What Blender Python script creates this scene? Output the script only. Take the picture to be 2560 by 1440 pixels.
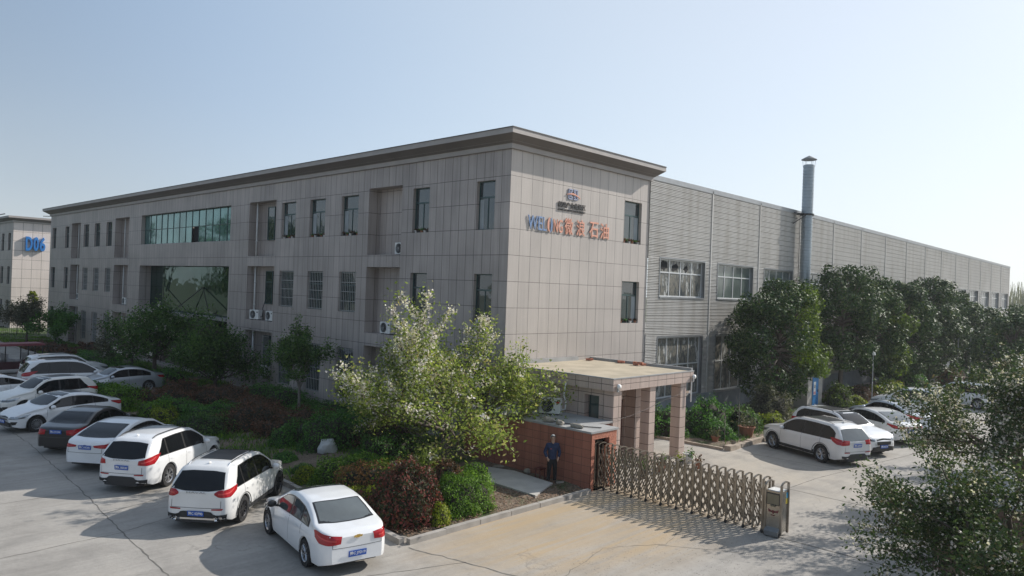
import bpy, bmesh, math, random
import numpy as np
from mathutils import Vector, Matrix
from mathutils.bvhtree import BVHTree
R = math.radians
rnd = random.Random(7)
for o in list(bpy.data.objects): bpy.data.objects.remove(o)
SC = bpy.context.scene
COL = SC.collection

# ------------------------------------------------------------------ camera, sky, sun, exposure
CAM = Vector((-22.07, -21.5, 6.71))
yaw, pitch, roll = R(43.8504), R(0.1648), R(2.0992)
cam = bpy.data.cameras.new('camera'); cam_o = bpy.data.objects.new('camera', cam); COL.objects.link(cam_o)
cam.sensor_width = 36; cam.lens = 1847.4157 / 2560 * 36; cam.clip_end = 3000; cam.clip_start = 0.3
fw = Vector((math.cos(yaw) * math.cos(pitch), math.sin(yaw) * math.cos(pitch), math.sin(pitch)))
rt = Vector((math.sin(yaw), -math.cos(yaw), 0)); up = rt.cross(fw)
r2 = rt * math.cos(roll) + up * math.sin(roll); u2 = up * math.cos(roll) - rt * math.sin(roll)
m = Matrix((r2, u2, -fw)).transposed().to_4x4(); m.translation = CAM
cam_o.matrix_world = m
SC.camera = cam_o

SUN_AZ, SUN_EL = -17.5, 33.0      # direction towards the sun, degrees from +x; elevation
sv = Vector((math.cos(R(SUN_EL)) * math.cos(R(SUN_AZ)), math.cos(R(SUN_EL)) * math.sin(R(SUN_AZ)), math.sin(R(SUN_EL))))
sun = bpy.data.lights.new('sun', 'SUN'); sun.energy = 4.2; sun.angle = R(0.6); sun.color = (1.0, 0.945, 0.87)
sun_o = bpy.data.objects.new('sun', sun); COL.objects.link(sun_o)
sun_o.rotation_euler = sv.to_track_quat('Z', 'Y').to_euler(); sun_o.location = (0, 0, 60)
W = bpy.data.worlds.new('World'); SC.world = W; W.use_nodes = True
nt = W.node_tree; bg = nt.nodes['Background']
sky = nt.nodes.new('ShaderNodeTexSky'); sky.sky_type = 'NISHITA'; sky.sun_disc = False
sky.sun_elevation = R(SUN_EL); sky.sun_rotation = R(90 - SUN_AZ)
sky.air_density = 1.0; sky.dust_density = 0.8; sky.ozone_density = 3.5; sky.altitude = 100
def wn(t, **k):
    n = nt.nodes.new(t)
    for a, b in k.items(): setattr(n, a, b)
    return n
tcw = wn('ShaderNodeTexCoord'); sx = wn('ShaderNodeSeparateXYZ'); nt.links.new(tcw.outputs['Generated'], sx.inputs[0])
def wramp(fac, stops):
    r = wn('ShaderNodeValToRGB'); e = r.color_ramp.elements; r.color_ramp.interpolation = 'B_SPLINE'
    while len(e) < len(stops): e.new(.5)
    for i, (p, c) in enumerate(stops): e[i].position = p; e[i].color = (*c, 1)
    nt.links.new(fac, r.inputs[0]); return r.outputs[0]
vd = wn('ShaderNodeVectorMath', operation='DOT_PRODUCT'); nt.links.new(tcw.outputs['Generated'], vd.inputs[0]); vd.inputs[1].default_value = tuple(sv)
# high thin haze: a pale veil, thickest at the horizon and whitest towards the sun
veil = wramp(vd.outputs['Value'], [(0.0, (.24, .30, .36)), (.22, (.37, .48, .62)), (.45, (.56, .66, .75)), (.66, (.72, .78, .81)), (.86, (.82, .85, .86)), (1.0, (.92, .93, .92))])
amt = wramp(sx.outputs[2], [(0.0, (.93,) * 3), (.06, (.86,) * 3), (.22, (.66,) * 3), (.6, (.50,) * 3), (1, (.4,) * 3)])
low = wn('ShaderNodeMix', data_type='RGBA'); nt.links.new(wramp(sx.outputs[2], [(0.0, (.55,) * 3), (.10, (.36,) * 3), (.32, (0,) * 3), (1, (0,) * 3)]), low.inputs[0]); nt.links.new(veil, low.inputs[6]); low.inputs[7].default_value = (.74, .76, .77, 1)
sc_ = wn('ShaderNodeVectorMath', operation='SCALE'); nt.links.new(low.outputs[2], sc_.inputs[0]); sc_.inputs['Scale'].default_value = 8.6
mxw = wn('ShaderNodeMix', data_type='RGBA'); nt.links.new(amt, mxw.inputs[0]); nt.links.new(sky.outputs[0], mxw.inputs[6]); nt.links.new(sc_.outputs[0], mxw.inputs[7])
nt.links.new(mxw.outputs[2], bg.inputs[0]); bg.inputs[1].default_value = 0.112
SC.view_settings.view_transform = 'Standard'; SC.view_settings.look = 'None'
SC.view_settings.exposure = 0.34; SC.view_settings.gamma = 1.0
SC.cycles.use_denoising = True
SC.cycles.max_bounces = 6; SC.cycles.transparent_max_bounces = 8; SC.cycles.volume_bounces = 0

# ------------------------------------------------------------------ helpers
class MB:
    def __init__(s): s.v = []; s.f = []; s.m = []
    def add(s, vs, fs, mi=0):
        b = len(s.v); s.v += [tuple(p) for p in vs]; s.f += [tuple(b + i for i in f) for f in fs]; s.m += [mi] * len(fs); return s
    def quad(s, a, b, c, d, mi=0): return s.add([a, b, c, d], [(0, 1, 2, 3)], mi)
    def box(s, x0, y0, z0, x1, y1, z1, mi=0):
        v = [(x0, y0, z0), (x1, y0, z0), (x1, y1, z0), (x0, y1, z0), (x0, y0, z1), (x1, y0, z1), (x1, y1, z1), (x0, y1, z1)]
        return s.add(v, [(0, 3, 2, 1), (4, 5, 6, 7), (0, 1, 5, 4), (1, 2, 6, 5), (2, 3, 7, 6), (3, 0, 4, 7)], mi)
    def obox(s, c, ax, ay, az, mi=0):      # centre and three half-axis vectors
        c, ax, ay, az = Vector(c), Vector(ax), Vector(ay), Vector(az)
        v = [c + ax * i + ay * j + az * k for k in (-1, 1) for i, j in ((-1, -1), (1, -1), (1, 1), (-1, 1))]
        return s.add(v, [(0, 3, 2, 1), (4, 5, 6, 7), (0, 1, 5, 4), (1, 2, 6, 5), (2, 3, 7, 6), (3, 0, 4, 7)], mi)
    def bar(s, p, q, w, h=None, mi=0):     # rectangular bar between two points
        p, q = Vector(p), Vector(q); d = (q - p); L = d.length; d.normalize(); h = h or w
        a = d.cross(Vector((0, 0, 1)));
        if a.length < 1e-4: a = Vector((1, 0, 0))
        a.normalize(); b = a.cross(d)
        return s.obox((p + q) / 2, d * L / 2, a * w / 2, b * h / 2, mi)
    def tube(s, pts, r, n=8, mi=0, cap=True):
        pts = [Vector(p) for p in pts]; rs = r if isinstance(r, (list, tuple)) else [r] * len(pts)
        b = len(s.v); N = len(pts); ref = None
        for i, p in enumerate(pts):
            d = (pts[min(i + 1, N - 1)] - pts[max(i - 1, 0)]).normalized()
            if ref is None: ref = d.orthogonal().normalized()
            ref = (ref - d * ref.dot(d)); ref = ref.normalized() if ref.length > 1e-6 else d.orthogonal().normalized()
            o = d.cross(ref)
            for k in range(n):
                a = 2 * math.pi * k / n; s.v.append(tuple(p + (ref * math.cos(a) + o * math.sin(a)) * rs[i]))
        for i in range(N - 1):
            for k in range(n):
                k2 = (k + 1) % n; s.f.append((b + i * n + k, b + i * n + k2, b + (i + 1) * n + k2, b + (i + 1) * n + k)); s.m.append(mi)
        if cap:
            s.f.append(tuple(b + k for k in reversed(range(n)))); s.m.append(mi)
            s.f.append(tuple(b + (N - 1) * n + k for k in range(n))); s.m.append(mi)
        return s
    def lathe(s, prof, n=20, o=(0, 0, 0), axis='z', mi=0):   # prof: (radius, height)
        b = len(s.v); o = Vector(o)
        for r, h in prof:
            for k in range(n):
                a = 2 * math.pi * k / n; c, d = r * math.cos(a), r * math.sin(a)
                p = {'z': (c, d, h), 'y': (d, h, c), 'x': (h, c, d)}[axis]; s.v.append(tuple(o + Vector(p)))
        for i in range(len(prof) - 1):
            for k in range(n):
                k2 = (k + 1) % n; s.f.append((b + i * n + k, b + i * n + k2, b + (i + 1) * n + k2, b + (i + 1) * n + k)); s.m.append(mi)
        return s
    def grid(s, rows, mi=0):               # rows: list of equally long point lists
        b = len(s.v); n = len(rows[0])
        for r in rows: s.v += [tuple(p) for p in r]
        for i in range(len(rows) - 1):
            for k in range(n - 1):
                s.f.append((b + i * n + k, b + i * n + k + 1, b + (i + 1) * n + k + 1, b + (i + 1) * n + k)); s.m.append(mi)
        return s
    def poly(s, pts, z0, z1, mi=0, f=lambda x, y, z: (x, y, z)):   # extruded polygon
        n = len(pts); v = [f(x, y, z0) for x, y in pts] + [f(x, y, z1) for x, y in pts]
        fs = [tuple(reversed(range(n))), tuple(range(n, 2 * n))] + [(i, (i + 1) % n, n + (i + 1) % n, n + i) for i in range(n)]
        return s.add(v, fs, mi)
    def mesh(s, name, mats, smooth=False, angle=None):
        me = bpy.data.meshes.new(name); me.from_pydata(s.v, [], s.f)
        for mm in (mats if isinstance(mats, (list, tuple)) else [mats]): me.materials.append(mm)
        if any(s.m): me.polygons.foreach_set('material_index', s.m)
        if smooth or angle: me.polygons.foreach_set('use_smooth', [True] * len(me.polygons))
        if angle: me.set_sharp_from_angle(angle=R(angle))
        me.update(); return me
    def build(s, name, mats, parent=None, smooth=False, angle=None):
        o = bpy.data.objects.new(name, s.mesh(name, mats, smooth, angle)); COL.objects.link(o)
        if parent: o.parent = parent
        return o

def tag(o, label=None, cat=None, group=None, kind=None):
    if label: o['label'] = label
    if cat: o['category'] = cat
    if group: o['group'] = group
    if kind: o['kind'] = kind
    return o
def empty(name, loc=(0, 0, 0), rz=0, **k):
    o = bpy.data.objects.new(name, None); COL.objects.link(o); o.location = loc; o.rotation_euler = (0, 0, rz); o.empty_display_size = .3
    return tag(o, **k)
def copy_tree(o, parent=None):
    c = o.copy(); COL.objects.link(c); c.parent = parent
    for ch in [x for x in KIDS.get(o.name, [])]: copy_tree(ch, c)
    return c
KIDS = {}
def register(root):
    for ch in root.children: KIDS.setdefault(root.name, []).append(ch); register(ch)

# ------------------------------------------------------------------ materials
MATS = {}
def nd(nt, t, **k):
    n = nt.nodes.new(t)
    for a, b in k.items():
        if a.startswith('i_'): n.inputs[a[2:].replace('_', ' ')].default_value = b
        else: setattr(n, a, b)
    return n
def ramp(nt, fac, stops, interp='LINEAR'):
    r = nd(nt, 'ShaderNodeValToRGB'); r.color_ramp.interpolation = interp
    e = r.color_ramp.elements
    while len(e) < len(stops): e.new(0.5)
    for i, (p, c) in enumerate(stops): e[i].position = p; e[i].color = (*c, 1) if len(c) == 3 else c
    nt.links.new(fac, r.inputs[0]); return r.outputs[0]
def mixc(nt, fac, a, b, mode='MIX'):
    m = nd(nt, 'ShaderNodeMix', data_type='RGBA', blend_type=mode)
    for s, v in ((m.inputs[0], fac), (m.inputs[6], a), (m.inputs[7], b)):
        if hasattr(v, 'is_output'): nt.links.new(v, s)
        elif isinstance(v, (int, float)): s.default_value = v
        else: s.default_value = (*v, 1)
    return m.outputs[2]
def pm(name, col, rough=.6, metal=0, var=.12, scale=3.0, bump=0, bscale=40, spec=.5, coat=0, alpha=None, detail=4, trans=0, obj=True):
    if name in MATS: return MATS[name]
    m = bpy.data.materials.new(name); m.use_nodes = True; t = m.node_tree; b = t.nodes['Principled BSDF']
    tc = nd(t, 'ShaderNodeTexCoord')
    n = nd(t, 'ShaderNodeTexNoise'); n.inputs['Scale'].default_value = scale; n.inputs['Detail'].default_value = detail
    t.links.new(tc.outputs['Object'], n.inputs['Vector'])
    c = Vector(col)
    t.links.new(ramp(t, n.outputs[0], [(.3, tuple(c * (1 - var))), (.7, tuple(min(1, x * (1 + var)) for x in c))]), b.inputs['Base Color'])
    b.inputs['Roughness'].default_value = rough; b.inputs['Metallic'].default_value = metal
    b.inputs['Specular IOR Level'].default_value = spec; b.inputs['Coat Weight'].default_value = coat
    b.inputs['Coat Roughness'].default_value = .05
    if trans: b.inputs['Transmission Weight'].default_value = trans
    if bump:
        n2 = nd(t, 'ShaderNodeTexNoise'); n2.inputs['Scale'].default_value = bscale; n2.inputs['Detail'].default_value = 3
        t.links.new(tc.outputs['Object'], n2.inputs['Vector'])
        bp = nd(t, 'ShaderNodeBump'); bp.inputs['Strength'].default_value = bump; bp.inputs['Distance'].default_value = .02
        t.links.new(n2.outputs[0], bp.inputs['Height']); t.links.new(bp.outputs[0], b.inputs['Normal'])
    MATS[name] = m; return m
def tile_mat(name, c1, c2, grout, w, h, off_z=0, off_u=0, mortar=.014, rough=.45, stain=.25, offset=0.0):
    m = bpy.data.materials.new(name); m.use_nodes = True; t = m.node_tree; b = t.nodes['Principled BSDF']; L = t.links
    tc = nd(t, 'ShaderNodeTexCoord'); sp = nd(t, 'ShaderNodeSeparateXYZ'); L.new(tc.outputs['Object'], sp.inputs[0])
    ge = nd(t, 'ShaderNodeNewGeometry'); sn = nd(t, 'ShaderNodeSeparateXYZ'); L.new(ge.outputs['True Normal'], sn.inputs[0])
    ab = nd(t, 'ShaderNodeMath', operation='ABSOLUTE'); L.new(sn.outputs[0], ab.inputs[0])
    gt = nd(t, 'ShaderNodeMath', operation='GREATER_THAN'); L.new(ab.outputs[0], gt.inputs[0]); gt.inputs[1].default_value = .5
    mx = nd(t, 'ShaderNodeMix', data_type='FLOAT'); L.new(gt.outputs[0], mx.inputs[0]); L.new(sp.outputs[0], mx.inputs[2]); L.new(sp.outputs[1], mx.inputs[3])
    au = nd(t, 'ShaderNodeMath', operation='ADD'); L.new(mx.outputs[0], au.inputs[0]); au.inputs[1].default_value = off_u + 100 * w
    az = nd(t, 'ShaderNodeMath', operation='ADD'); L.new(sp.outputs[2], az.inputs[0]); az.inputs[1].default_value = off_z + 20 * h
    cb = nd(t, 'ShaderNodeCombineXYZ'); L.new(au.outputs[0], cb.inputs[0]); L.new(az.outputs[0], cb.inputs[1])
    br = nd(t, 'ShaderNodeTexBrick'); br.offset = offset; br.squash = 1; br.inputs['Scale'].default_value = 1
    br.inputs['Brick Width'].default_value = w; br.inputs['Row Height'].default_value = h; br.inputs['Mortar Size'].default_value = mortar
    br.inputs['Mortar Smooth'].default_value = .1; br.inputs['Bias'].default_value = 0
    br.inputs['Color1'].default_value = (*c1, 1); br.inputs['Color2'].default_value = (*c2, 1); br.inputs['Mortar'].default_value = (*grout, 1)
    L.new(cb.outputs[0], br.inputs['Vector'])
    n = nd(t, 'ShaderNodeTexNoise'); n.inputs['Scale'].default_value = .35; n.inputs['Detail'].default_value = 6; L.new(tc.outputs['Object'], n.inputs['Vector'])
    st = nd(t, 'ShaderNodeVectorMath', operation='MULTIPLY'); L.new(tc.outputs['Object'], st.inputs[0]); st.inputs[1].default_value = (6, 6, .35)
    n3 = nd(t, 'ShaderNodeTexNoise'); n3.inputs['Scale'].default_value = 1; n3.inputs['Detail'].default_value = 4; L.new(st.outputs[0], n3.inputs['Vector'])
    n2 = nd(t, 'ShaderNodeTexNoise'); n2.inputs['Scale'].default_value = 60; n2.inputs['Detail'].default_value = 2; L.new(tc.outputs['Object'], n2.inputs['Vector'])
    c = mixc(t, 1.0, br.outputs[0], ramp(t, n.outputs[0], [(.3, (1 - stain,) * 3), (.7, (1.06,) * 3)]), 'MULTIPLY')
    c = mixc(t, 1.0, c, ramp(t, n3.outputs[0], [(.35, (1 - stain * .5,) * 3), (.6, (1.03,) * 3)]), 'MULTIPLY')
    c = mixc(t, .5, c, ramp(t, n2.outputs[0], [(.3, (.78,) * 3), (.7, (1.2,) * 3)]), 'MULTIPLY')
    L.new(c, b.inputs['Base Color']); b.inputs['Roughness'].default_value = rough
    bp = nd(t, 'ShaderNodeBump'); bp.inputs['Strength'].default_value = .6; bp.inputs['Distance'].default_value = .01; bp.invert = True
    L.new(br.outputs['Fac'], bp.inputs['Height']); L.new(bp.outputs[0], b.inputs['Normal'])
    MATS[name] = m; return m
def glass_mat(name, col, rough=.06, spec=1.0, metal=0.0, wave=.02, wscale=.8, var=.25):
    m = pm(name, col, rough, metal, var, .6, 0, spec=spec); t = m.node_tree; b = t.nodes['Principled BSDF']
    b.inputs['IOR'].default_value = 1.6
    tc = nd(t, 'ShaderNodeTexCoord'); n = nd(t, 'ShaderNodeTexNoise'); n.inputs['Scale'].default_value = wscale; t.links.new(tc.outputs['Object'], n.inputs['Vector'])
    bp = nd(t, 'ShaderNodeBump'); bp.inputs['Strength'].default_value = 1; bp.inputs['Distance'].default_value = wave
    t.links.new(n.outputs[0], bp.inputs['Height']); t.links.new(bp.outputs[0], b.inputs['Normal']); return m
def scn(nt_, a, b=None): pass

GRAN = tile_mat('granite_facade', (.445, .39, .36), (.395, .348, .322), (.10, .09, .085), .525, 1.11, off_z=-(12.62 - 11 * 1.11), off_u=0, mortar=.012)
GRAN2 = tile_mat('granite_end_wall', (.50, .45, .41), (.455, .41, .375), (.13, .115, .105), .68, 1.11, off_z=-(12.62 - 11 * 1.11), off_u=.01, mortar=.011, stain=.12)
GRANP = pm('granite_plain', (.33, .295, .285), .5, var=.1, scale=.8, bump=.1)
CORN = pm('soffit_shade_stone', (.15, .13, .117), .6, var=.08, scale=1.2)  # same stone as the fascia, darkened for the shade under the overhang
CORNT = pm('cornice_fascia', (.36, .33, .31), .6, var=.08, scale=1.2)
ROOFM = pm('roof_bitumen', (.16, .16, .155), .9, var=.2, scale=.5)
FRAME = pm('teal_window_frame', (.045, .085, .085), .35, .3, var=.1)
PANE = glass_mat('window_pane_dark', (.02, .035, .04), rough=.04)
PANEC = pm('window_curtain', (.30, .33, .34), .9, var=.15, scale=2)
GRILL = pm('painted_steel_grille', (.42, .42, .41), .5, .2, var=.08)
CURT = glass_mat('teal_curtain_glass', (.12, .26, .25), rough=.05, metal=.55, wave=.012, wscale=.5)
CURTD = glass_mat('teal_entrance_glass', (.02, .07, .055), rough=.03, metal=.75, wave=.02, wscale=.7)
MULL = pm('dark_mullion', (.03, .06, .06), .4, .3)
DARK = pm('interior_shade', (.012, .013, .014), .9, var=.3)  # near-black colour stands in for the shade inside openings
PIPE = pm('white_pvc_pipe', (.62, .62, .60), .45, var=.06)
WHITEP = pm('white_enamel', (.72, .72, .70), .4, var=.05)
GREYM = pm('grey_metal', (.30, .31, .32), .4, .6, var=.1)
BLACKP = pm('black_plastic', (.02, .02, .021), .5, var=.2)
CONC = pm('cast_concrete', (.34, .325, .30), .85, var=.16, scale=1.5, bump=.3, bscale=25)
TERRA = pm('terracotta', (.28, .12, .07), .8, var=.15)
LEAFD = None

# ------------------------------------------------------------------ ground, pavement, beds
def ground_mats():
    m = bpy.data.materials.new('pavement_concrete'); m.use_nodes = True; t = m.node_tree; b = t.nodes['Principled BSDF']; L = t.links
    tc = nd(t, 'ShaderNodeTexCoord'); O = tc.outputs['Object']
    def noise(s, d=5, r=.55, vec=O, dist=0):
        n = nd(t, 'ShaderNodeTexNoise'); n.inputs['Scale'].default_value = s; n.inputs['Detail'].default_value = d
        n.inputs['Roughness'].default_value = r; n.inputs['Distortion'].default_value = dist; L.new(vec, n.inputs['Vector']); return n.outputs[0]
    def blob(x, y, sx, sy, rot=0):      # soft-edged patch of spread dirt, 1 at its middle
        mp = nd(t, 'ShaderNodeMapping', vector_type='TEXTURE'); mp.inputs['Location'].default_value = (x, y, 0); mp.inputs['Scale'].default_value = (sx, sy, 1)
        mp.inputs['Rotation'].default_value = (0, 0, R(rot)); L.new(O, mp.inputs[0])
        g = nd(t, 'ShaderNodeTexGradient', gradient_type='SPHERICAL'); L.new(mp.outputs[0], g.inputs[0]); return g.outputs[1]
    def mth(op, a, bb):
        n = nd(t, 'ShaderNodeMath', operation=op, use_clamp=True)
        for i, v in enumerate((a, bb)):
            if hasattr(v, 'is_output'): L.new(v, n.inputs[i])
            else: n.inputs[i].default_value = v
        return n.outputs[0]
    big = noise(.09, 6); mid = noise(.7, 7, .65, dist=.4); fine = noise(9, 5, .7); grit = noise(70, 2)
    c = ramp(t, big, [(.3, (.325, .305, .278)), (.7, (.395, .372, .338))])
    c = mixc(t, .8, c, ramp(t, mid, [(.3, (.74,) * 3), (.55, (1.0,) * 3), (.75, (1.1, 1.09, 1.07))]), 'MULTIPLY')
    mp = nd(t, 'ShaderNodeMapping'); mp.inputs['Rotation'].default_value = (0, 0, R(24)); mp.inputs['Scale'].default_value = (.25, 3.0, 1); L.new(O, mp.inputs[0])
    c = mixc(t, .7, c, ramp(t, noise(1.0, 5, .6, mp.outputs[0], .6), [(.35, (.86,) * 3), (.6, (1.04,) * 3)]), 'MULTIPLY')
    c = mixc(t, .6, c, ramp(t, fine, [(.3, (.85,) * 3), (.7, (1.1,) * 3)]), 'MULTIPLY')
    # pale sandy dirt spread before the gate and inside it
    s1 = mth('MULTIPLY', blob(-4.8, -8.2, 6.5, 4.2), 2.2); s1 = mth('MULTIPLY', s1, ramp(t, noise(.9, 6, .6, mp.outputs[0], 1.0), [(.3, (.25,) * 3), (.62, (1,) * 3)]))
    s2 = mth('MULTIPLY', blob(4, -8.5, 9, 5), 1.5); s2 = mth('MULTIPLY', s2, ramp(t, mid, [(.35, (.2,) * 3), (.65, (.8,) * 3)]))
    c = mixc(t, mth('MULTIPLY', s1, .85), c, (.41, .305, .185)); c = mixc(t, mth('MULTIPLY', s2, .6), c, (.47, .40, .30))
    # worn aggregate: dark specks
    sp = mth('MULTIPLY', blob(-6.0, -12.4, 9, 3.2, -10), 2.6); vo = nd(t, 'ShaderNodeTexVoronoi'); vo.inputs['Scale'].default_value = 16; L.new(O, vo.inputs[0])
    dots = ramp(t, vo.outputs[0], [(.16, (1,) * 3), (.24, (0,) * 3)]); keep = ramp(t, noise(3.2, 3), [(.46, (0,) * 3), (.56, (1,) * 3)])
    c = mixc(t, mth('MULTIPLY', mth('MULTIPLY', dots, keep), sp), c, (.09, .085, .08))
    # damp and oil stains in the parking row
    st = ramp(t, noise(.55, 3, .5, dist=.5), [(.62, (0,) * 3), (.72, (1,) * 3)]); c = mixc(t, mth('MULTIPLY', st, .36), c, (.20, .19, .175))
    # hairline cracks
    nv = nd(t, 'ShaderNodeVectorMath', operation='ADD'); nn = nd(t, 'ShaderNodeTexNoise'); nn.inputs['Scale'].default_value = 1.3; nn.inputs['Detail'].default_value = 5; L.new(O, nn.inputs[0])
    L.new(O, nv.inputs[0]); L.new(nn.outputs[1], nv.inputs[1])
    v2 = nd(t, 'ShaderNodeTexVoronoi', feature='DISTANCE_TO_EDGE'); v2.inputs['Scale'].default_value = .17; L.new(nv.outputs[0], v2.inputs[0])
    ck = ramp(t, v2.outputs[0], [(.0, (1,) * 3), (.0045, (0,) * 3)]); c = mixc(t, mth('MULTIPLY', ck, ramp(t, mid, [(.50, (0,) * 3), (.60, (.38,) * 3)])), c, (.10, .095, .09))
    L.new(c, b.inputs['Base Color']); b.inputs['Roughness'].default_value = .88; b.inputs['Specular IOR Level'].default_value = .3
    bp = nd(t, 'ShaderNodeBump'); bp.inputs['Strength'].default_value = .35; bp.inputs['Distance'].default_value = .02; L.new(fine, bp.inputs['Height']); L.new(bp.outputs[0], b.inputs['Normal'])
    return m
PAVE = ground_mats()
def soil_mat():
    m = bpy.data.materials.new('bed_soil'); m.use_nodes = True; t = m.node_tree; b = t.nodes['Principled BSDF']; L = t.links
    tc = nd(t, 'ShaderNodeTexCoord'); O = tc.outputs['Object']
    def noise(s, d=5):
        n = nd(t, 'ShaderNodeTexNoise'); n.inputs['Scale'].default_value = s; n.inputs['Detail'].default_value = d; L.new(O, n.inputs['Vector']); return n.outputs[0]
    c = ramp(t, noise(1.4), [(.3, (.13, .095, .065)), (.7, (.21, .16, .12))])
    c = mixc(t, .8, c, ramp(t, noise(18, 3), [(.35, (.5,) * 3), (.65, (1.45,) * 3)]), 'MULTIPLY')
    c = mixc(t, ramp(t, noise(.8, 5), [(.50, (0,) * 3), (.60, (.85,) * 3)]), c, (.045, .085, .022))
    L.new(c, b.inputs['Base Color']); b.inputs['Roughness'].default_value = .95
    bp = nd(t, 'ShaderNodeBump'); bp.inputs['Strength'].default_value = .8; bp.inputs['Distance'].default_value = .05; L.new(noise(14, 4), bp.inputs['Height']); L.new(bp.outputs[0], b.inputs['Normal'])
    return m
SOIL = soil_mat()
GRASSG = pm('rough_ground_far', (.13, .14, .085), .95, var=.3, scale=.12)
def sheet(name, x0, y0, x1, y1, z, mat, nx=1, ny=1, amp=0, label=None):
    M = MB(); rows = []
    for j in range(ny + 1):
        rows.append([(x0 + (x1 - x0) * i / nx, y0 + (y1 - y0) * j / ny, z + (amp * (math.sin(i * 1.7 + j * .9) + math.sin(i * .6 - j * 2.1)) * .5 if 0 < i < nx and 0 < j < ny else 0)) for i in range(nx + 1)])
    M.grid(rows); return tag(M.build(name, mat, smooth=True), kind='structure')
sheet('ground', -900, -900, 1600, 1600, -.012, GRASSG)
sheet('pavement', -70, -60, 130, 120, 0, PAVE)

def prism_sheet(name, pts, z0, z1, mat):
    M = MB(); M.poly(pts, z0, z1); return tag(M.build(name, mat), kind='structure')
def lumpy(name, x0, y0, x1, y1, z, mat, step=.45, amp=.05):
    nx, ny = max(2, int((x1 - x0) / step)), max(2, int((y1 - y0) / step)); rr = random.Random(3); M = MB(); rows = []
    for j in range(ny + 1):
        rows.append([(x0 + (x1 - x0) * i / nx, y0 + (y1 - y0) * j / ny, z + (rr.uniform(0, amp) if 0 < i < nx and 0 < j < ny else -.12)) for i in range(nx + 1)])
    M.grid(rows); return tag(M.build(name, mat, smooth=True), kind='structure')
lumpy('planting_bed', -9.62, -6.18, -.02, 21.6, .10, SOIL)
lumpy('planting_bed', -5.2, 21.9, -.02, 67, .10, SOIL, .8)
lumpy('planting_bed', 8.12, -5.85, 22.5, -.05, .08, SOIL)
lumpy('planting_bed', 22.7, -3.0, 110, -.05, .08, SOIL, 1.0)
LAWN = pm('lawn_soil', (.06, .085, .03), .95, var=.4, scale=1.2, bump=.5, bscale=18)
sheet('lawn', -30, 67.5, 60, 100, .05, LAWN)
KERB = pm('kerb_concrete', (.34, .315, .285), .85, var=.18, scale=2.2, bump=.3, bscale=20)
def kerb(pts, w=.16, h=.15, seg=1.25):
    M = MB()
    for (x0, y0), (x1, y1) in zip(pts, pts[1:]):
        d = Vector((x1 - x0, y1 - y0, 0)); L = d.length; n = max(1, round(L / seg)); d.normalize(); s = Vector((-d.y, d.x, 0))
        for i in range(n):
            a = L * i / n + .012; b = L * (i + 1) / n - .012; c = Vector((x0, y0, 0)) + d * (a + b) / 2
            jz = rnd.uniform(-.012, .012); hh = (h + .3 + jz) / 2; c.z = h + jz - hh + rnd.uniform(-.004, .004)
            M.obox(c + s * rnd.uniform(-.012, .012), d * (b - a) / 2, s * w / 2, (0, 0, hh))
    return tag(M.build('kerb', KERB), kind='structure')
kerb([(-2.2, -6.35), (-9.9, -6.38)]); kerb([(-10.02, -6.3), (-9.72, -3.0), (-9.5, .2), (-9.4, 6), (-9.35, 21.6)]); kerb([(-9.3, 21.75), (-5.3, 21.75)]); kerb([(-5.3, 21.9), (-5.3, 66)])
kerb([(22.6, -3.1), (60, -3.1), (110, -3.1)])
# broken stone edging of the right-hand bed
M = MB()
x = 8.05
while x < 22.4:
    w = rnd.uniform(.35, .8); M.obox((x + w / 2, -5.98 + rnd.uniform(-.05, .05), .07), (w / 2 - .02, rnd.uniform(-.03, .03), 0), (rnd.uniform(-.02, .02), .1 + rnd.uniform(0, .05), 0), (0, .01, .10 + rnd.uniform(0, .05))); x += w
y = -5.8
while y < -1:
    w = rnd.uniform(.8, 1.3); M.obox((8.03 - .02 * y - .1, y + w / 2, .04), (.07, 0, 0), (0, w / 2 - .01, 0), (0, 0, .07)); y += w
tag(M.build('kerb', pm('old_kerb_stone', (.36, .30, .24), .9, var=.25, scale=3, bump=.5, bscale=12)), kind='structure')
# pavement joints and tar cracks: thin strips just above the slab
TAR = pm('joint_filler', (.14, .13, .115), .9, var=.3, scale=4)
def joint(pts, w=.035, jit=.0, z=.004, n=1):
    M = MB(); P = []
    for (x0, y0), (x1, y1) in zip(pts, pts[1:]):
        L = math.hypot(x1 - x0, y1 - y0); k = max(1, int(L / .25)) if jit else 1
        for i in range(k): P.append((x0 + (x1 - x0) * i / k + rnd.uniform(-jit, jit), y0 + (y1 - y0) * i / k + rnd.uniform(-jit, jit)))
    P.append(pts[-1]); rows = []
    for i, (x, y) in enumerate(P):
        a = P[max(0, i - 1)]; b = P[min(len(P) - 1, i + 1)]; d = Vector((b[0] - a[0], b[1] - a[1], 0)).normalized(); s = Vector((-d.y, d.x, 0)) * (w * (rnd.uniform(.5, 1.6) if jit else 1)) / 2
        rows.append([Vector((x, y, z)) - s, Vector((x, y, z)) + s])
    M.grid(rows); tag(M.build('pavement_joint', TAR), kind='structure')
joint([(-14.0, 40), (-14.1, 12.26), (-14.6, 4.0), (-15.05, -1.5), (-15.3, -5.5), (-15.6, -9)], .028, .03)
joint([(-30, -2.0), (-15.1, -.9), (-10.0, .6)], .02, .03); joint([(-30, -7.2), (-15.4, -6.2), (-9.6, -8.3)], .025, .015); joint([(-30, 4.2), (-14.7, 3.7)], .02, .01)
joint([(-10.05, -6.6), (-9.6, -8.3), (-9.2, -10.4), (-8.9, -14)], .04, .05); joint([(-14.9, 1.0), (-10, 2.6)], .03, .03)
joint([(-1.6, -12.6), (-1.55, -24)], .055, 0, .006); joint([(-1.95, -12.6), (-1.9, -24)], .02, 0, .005)
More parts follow.
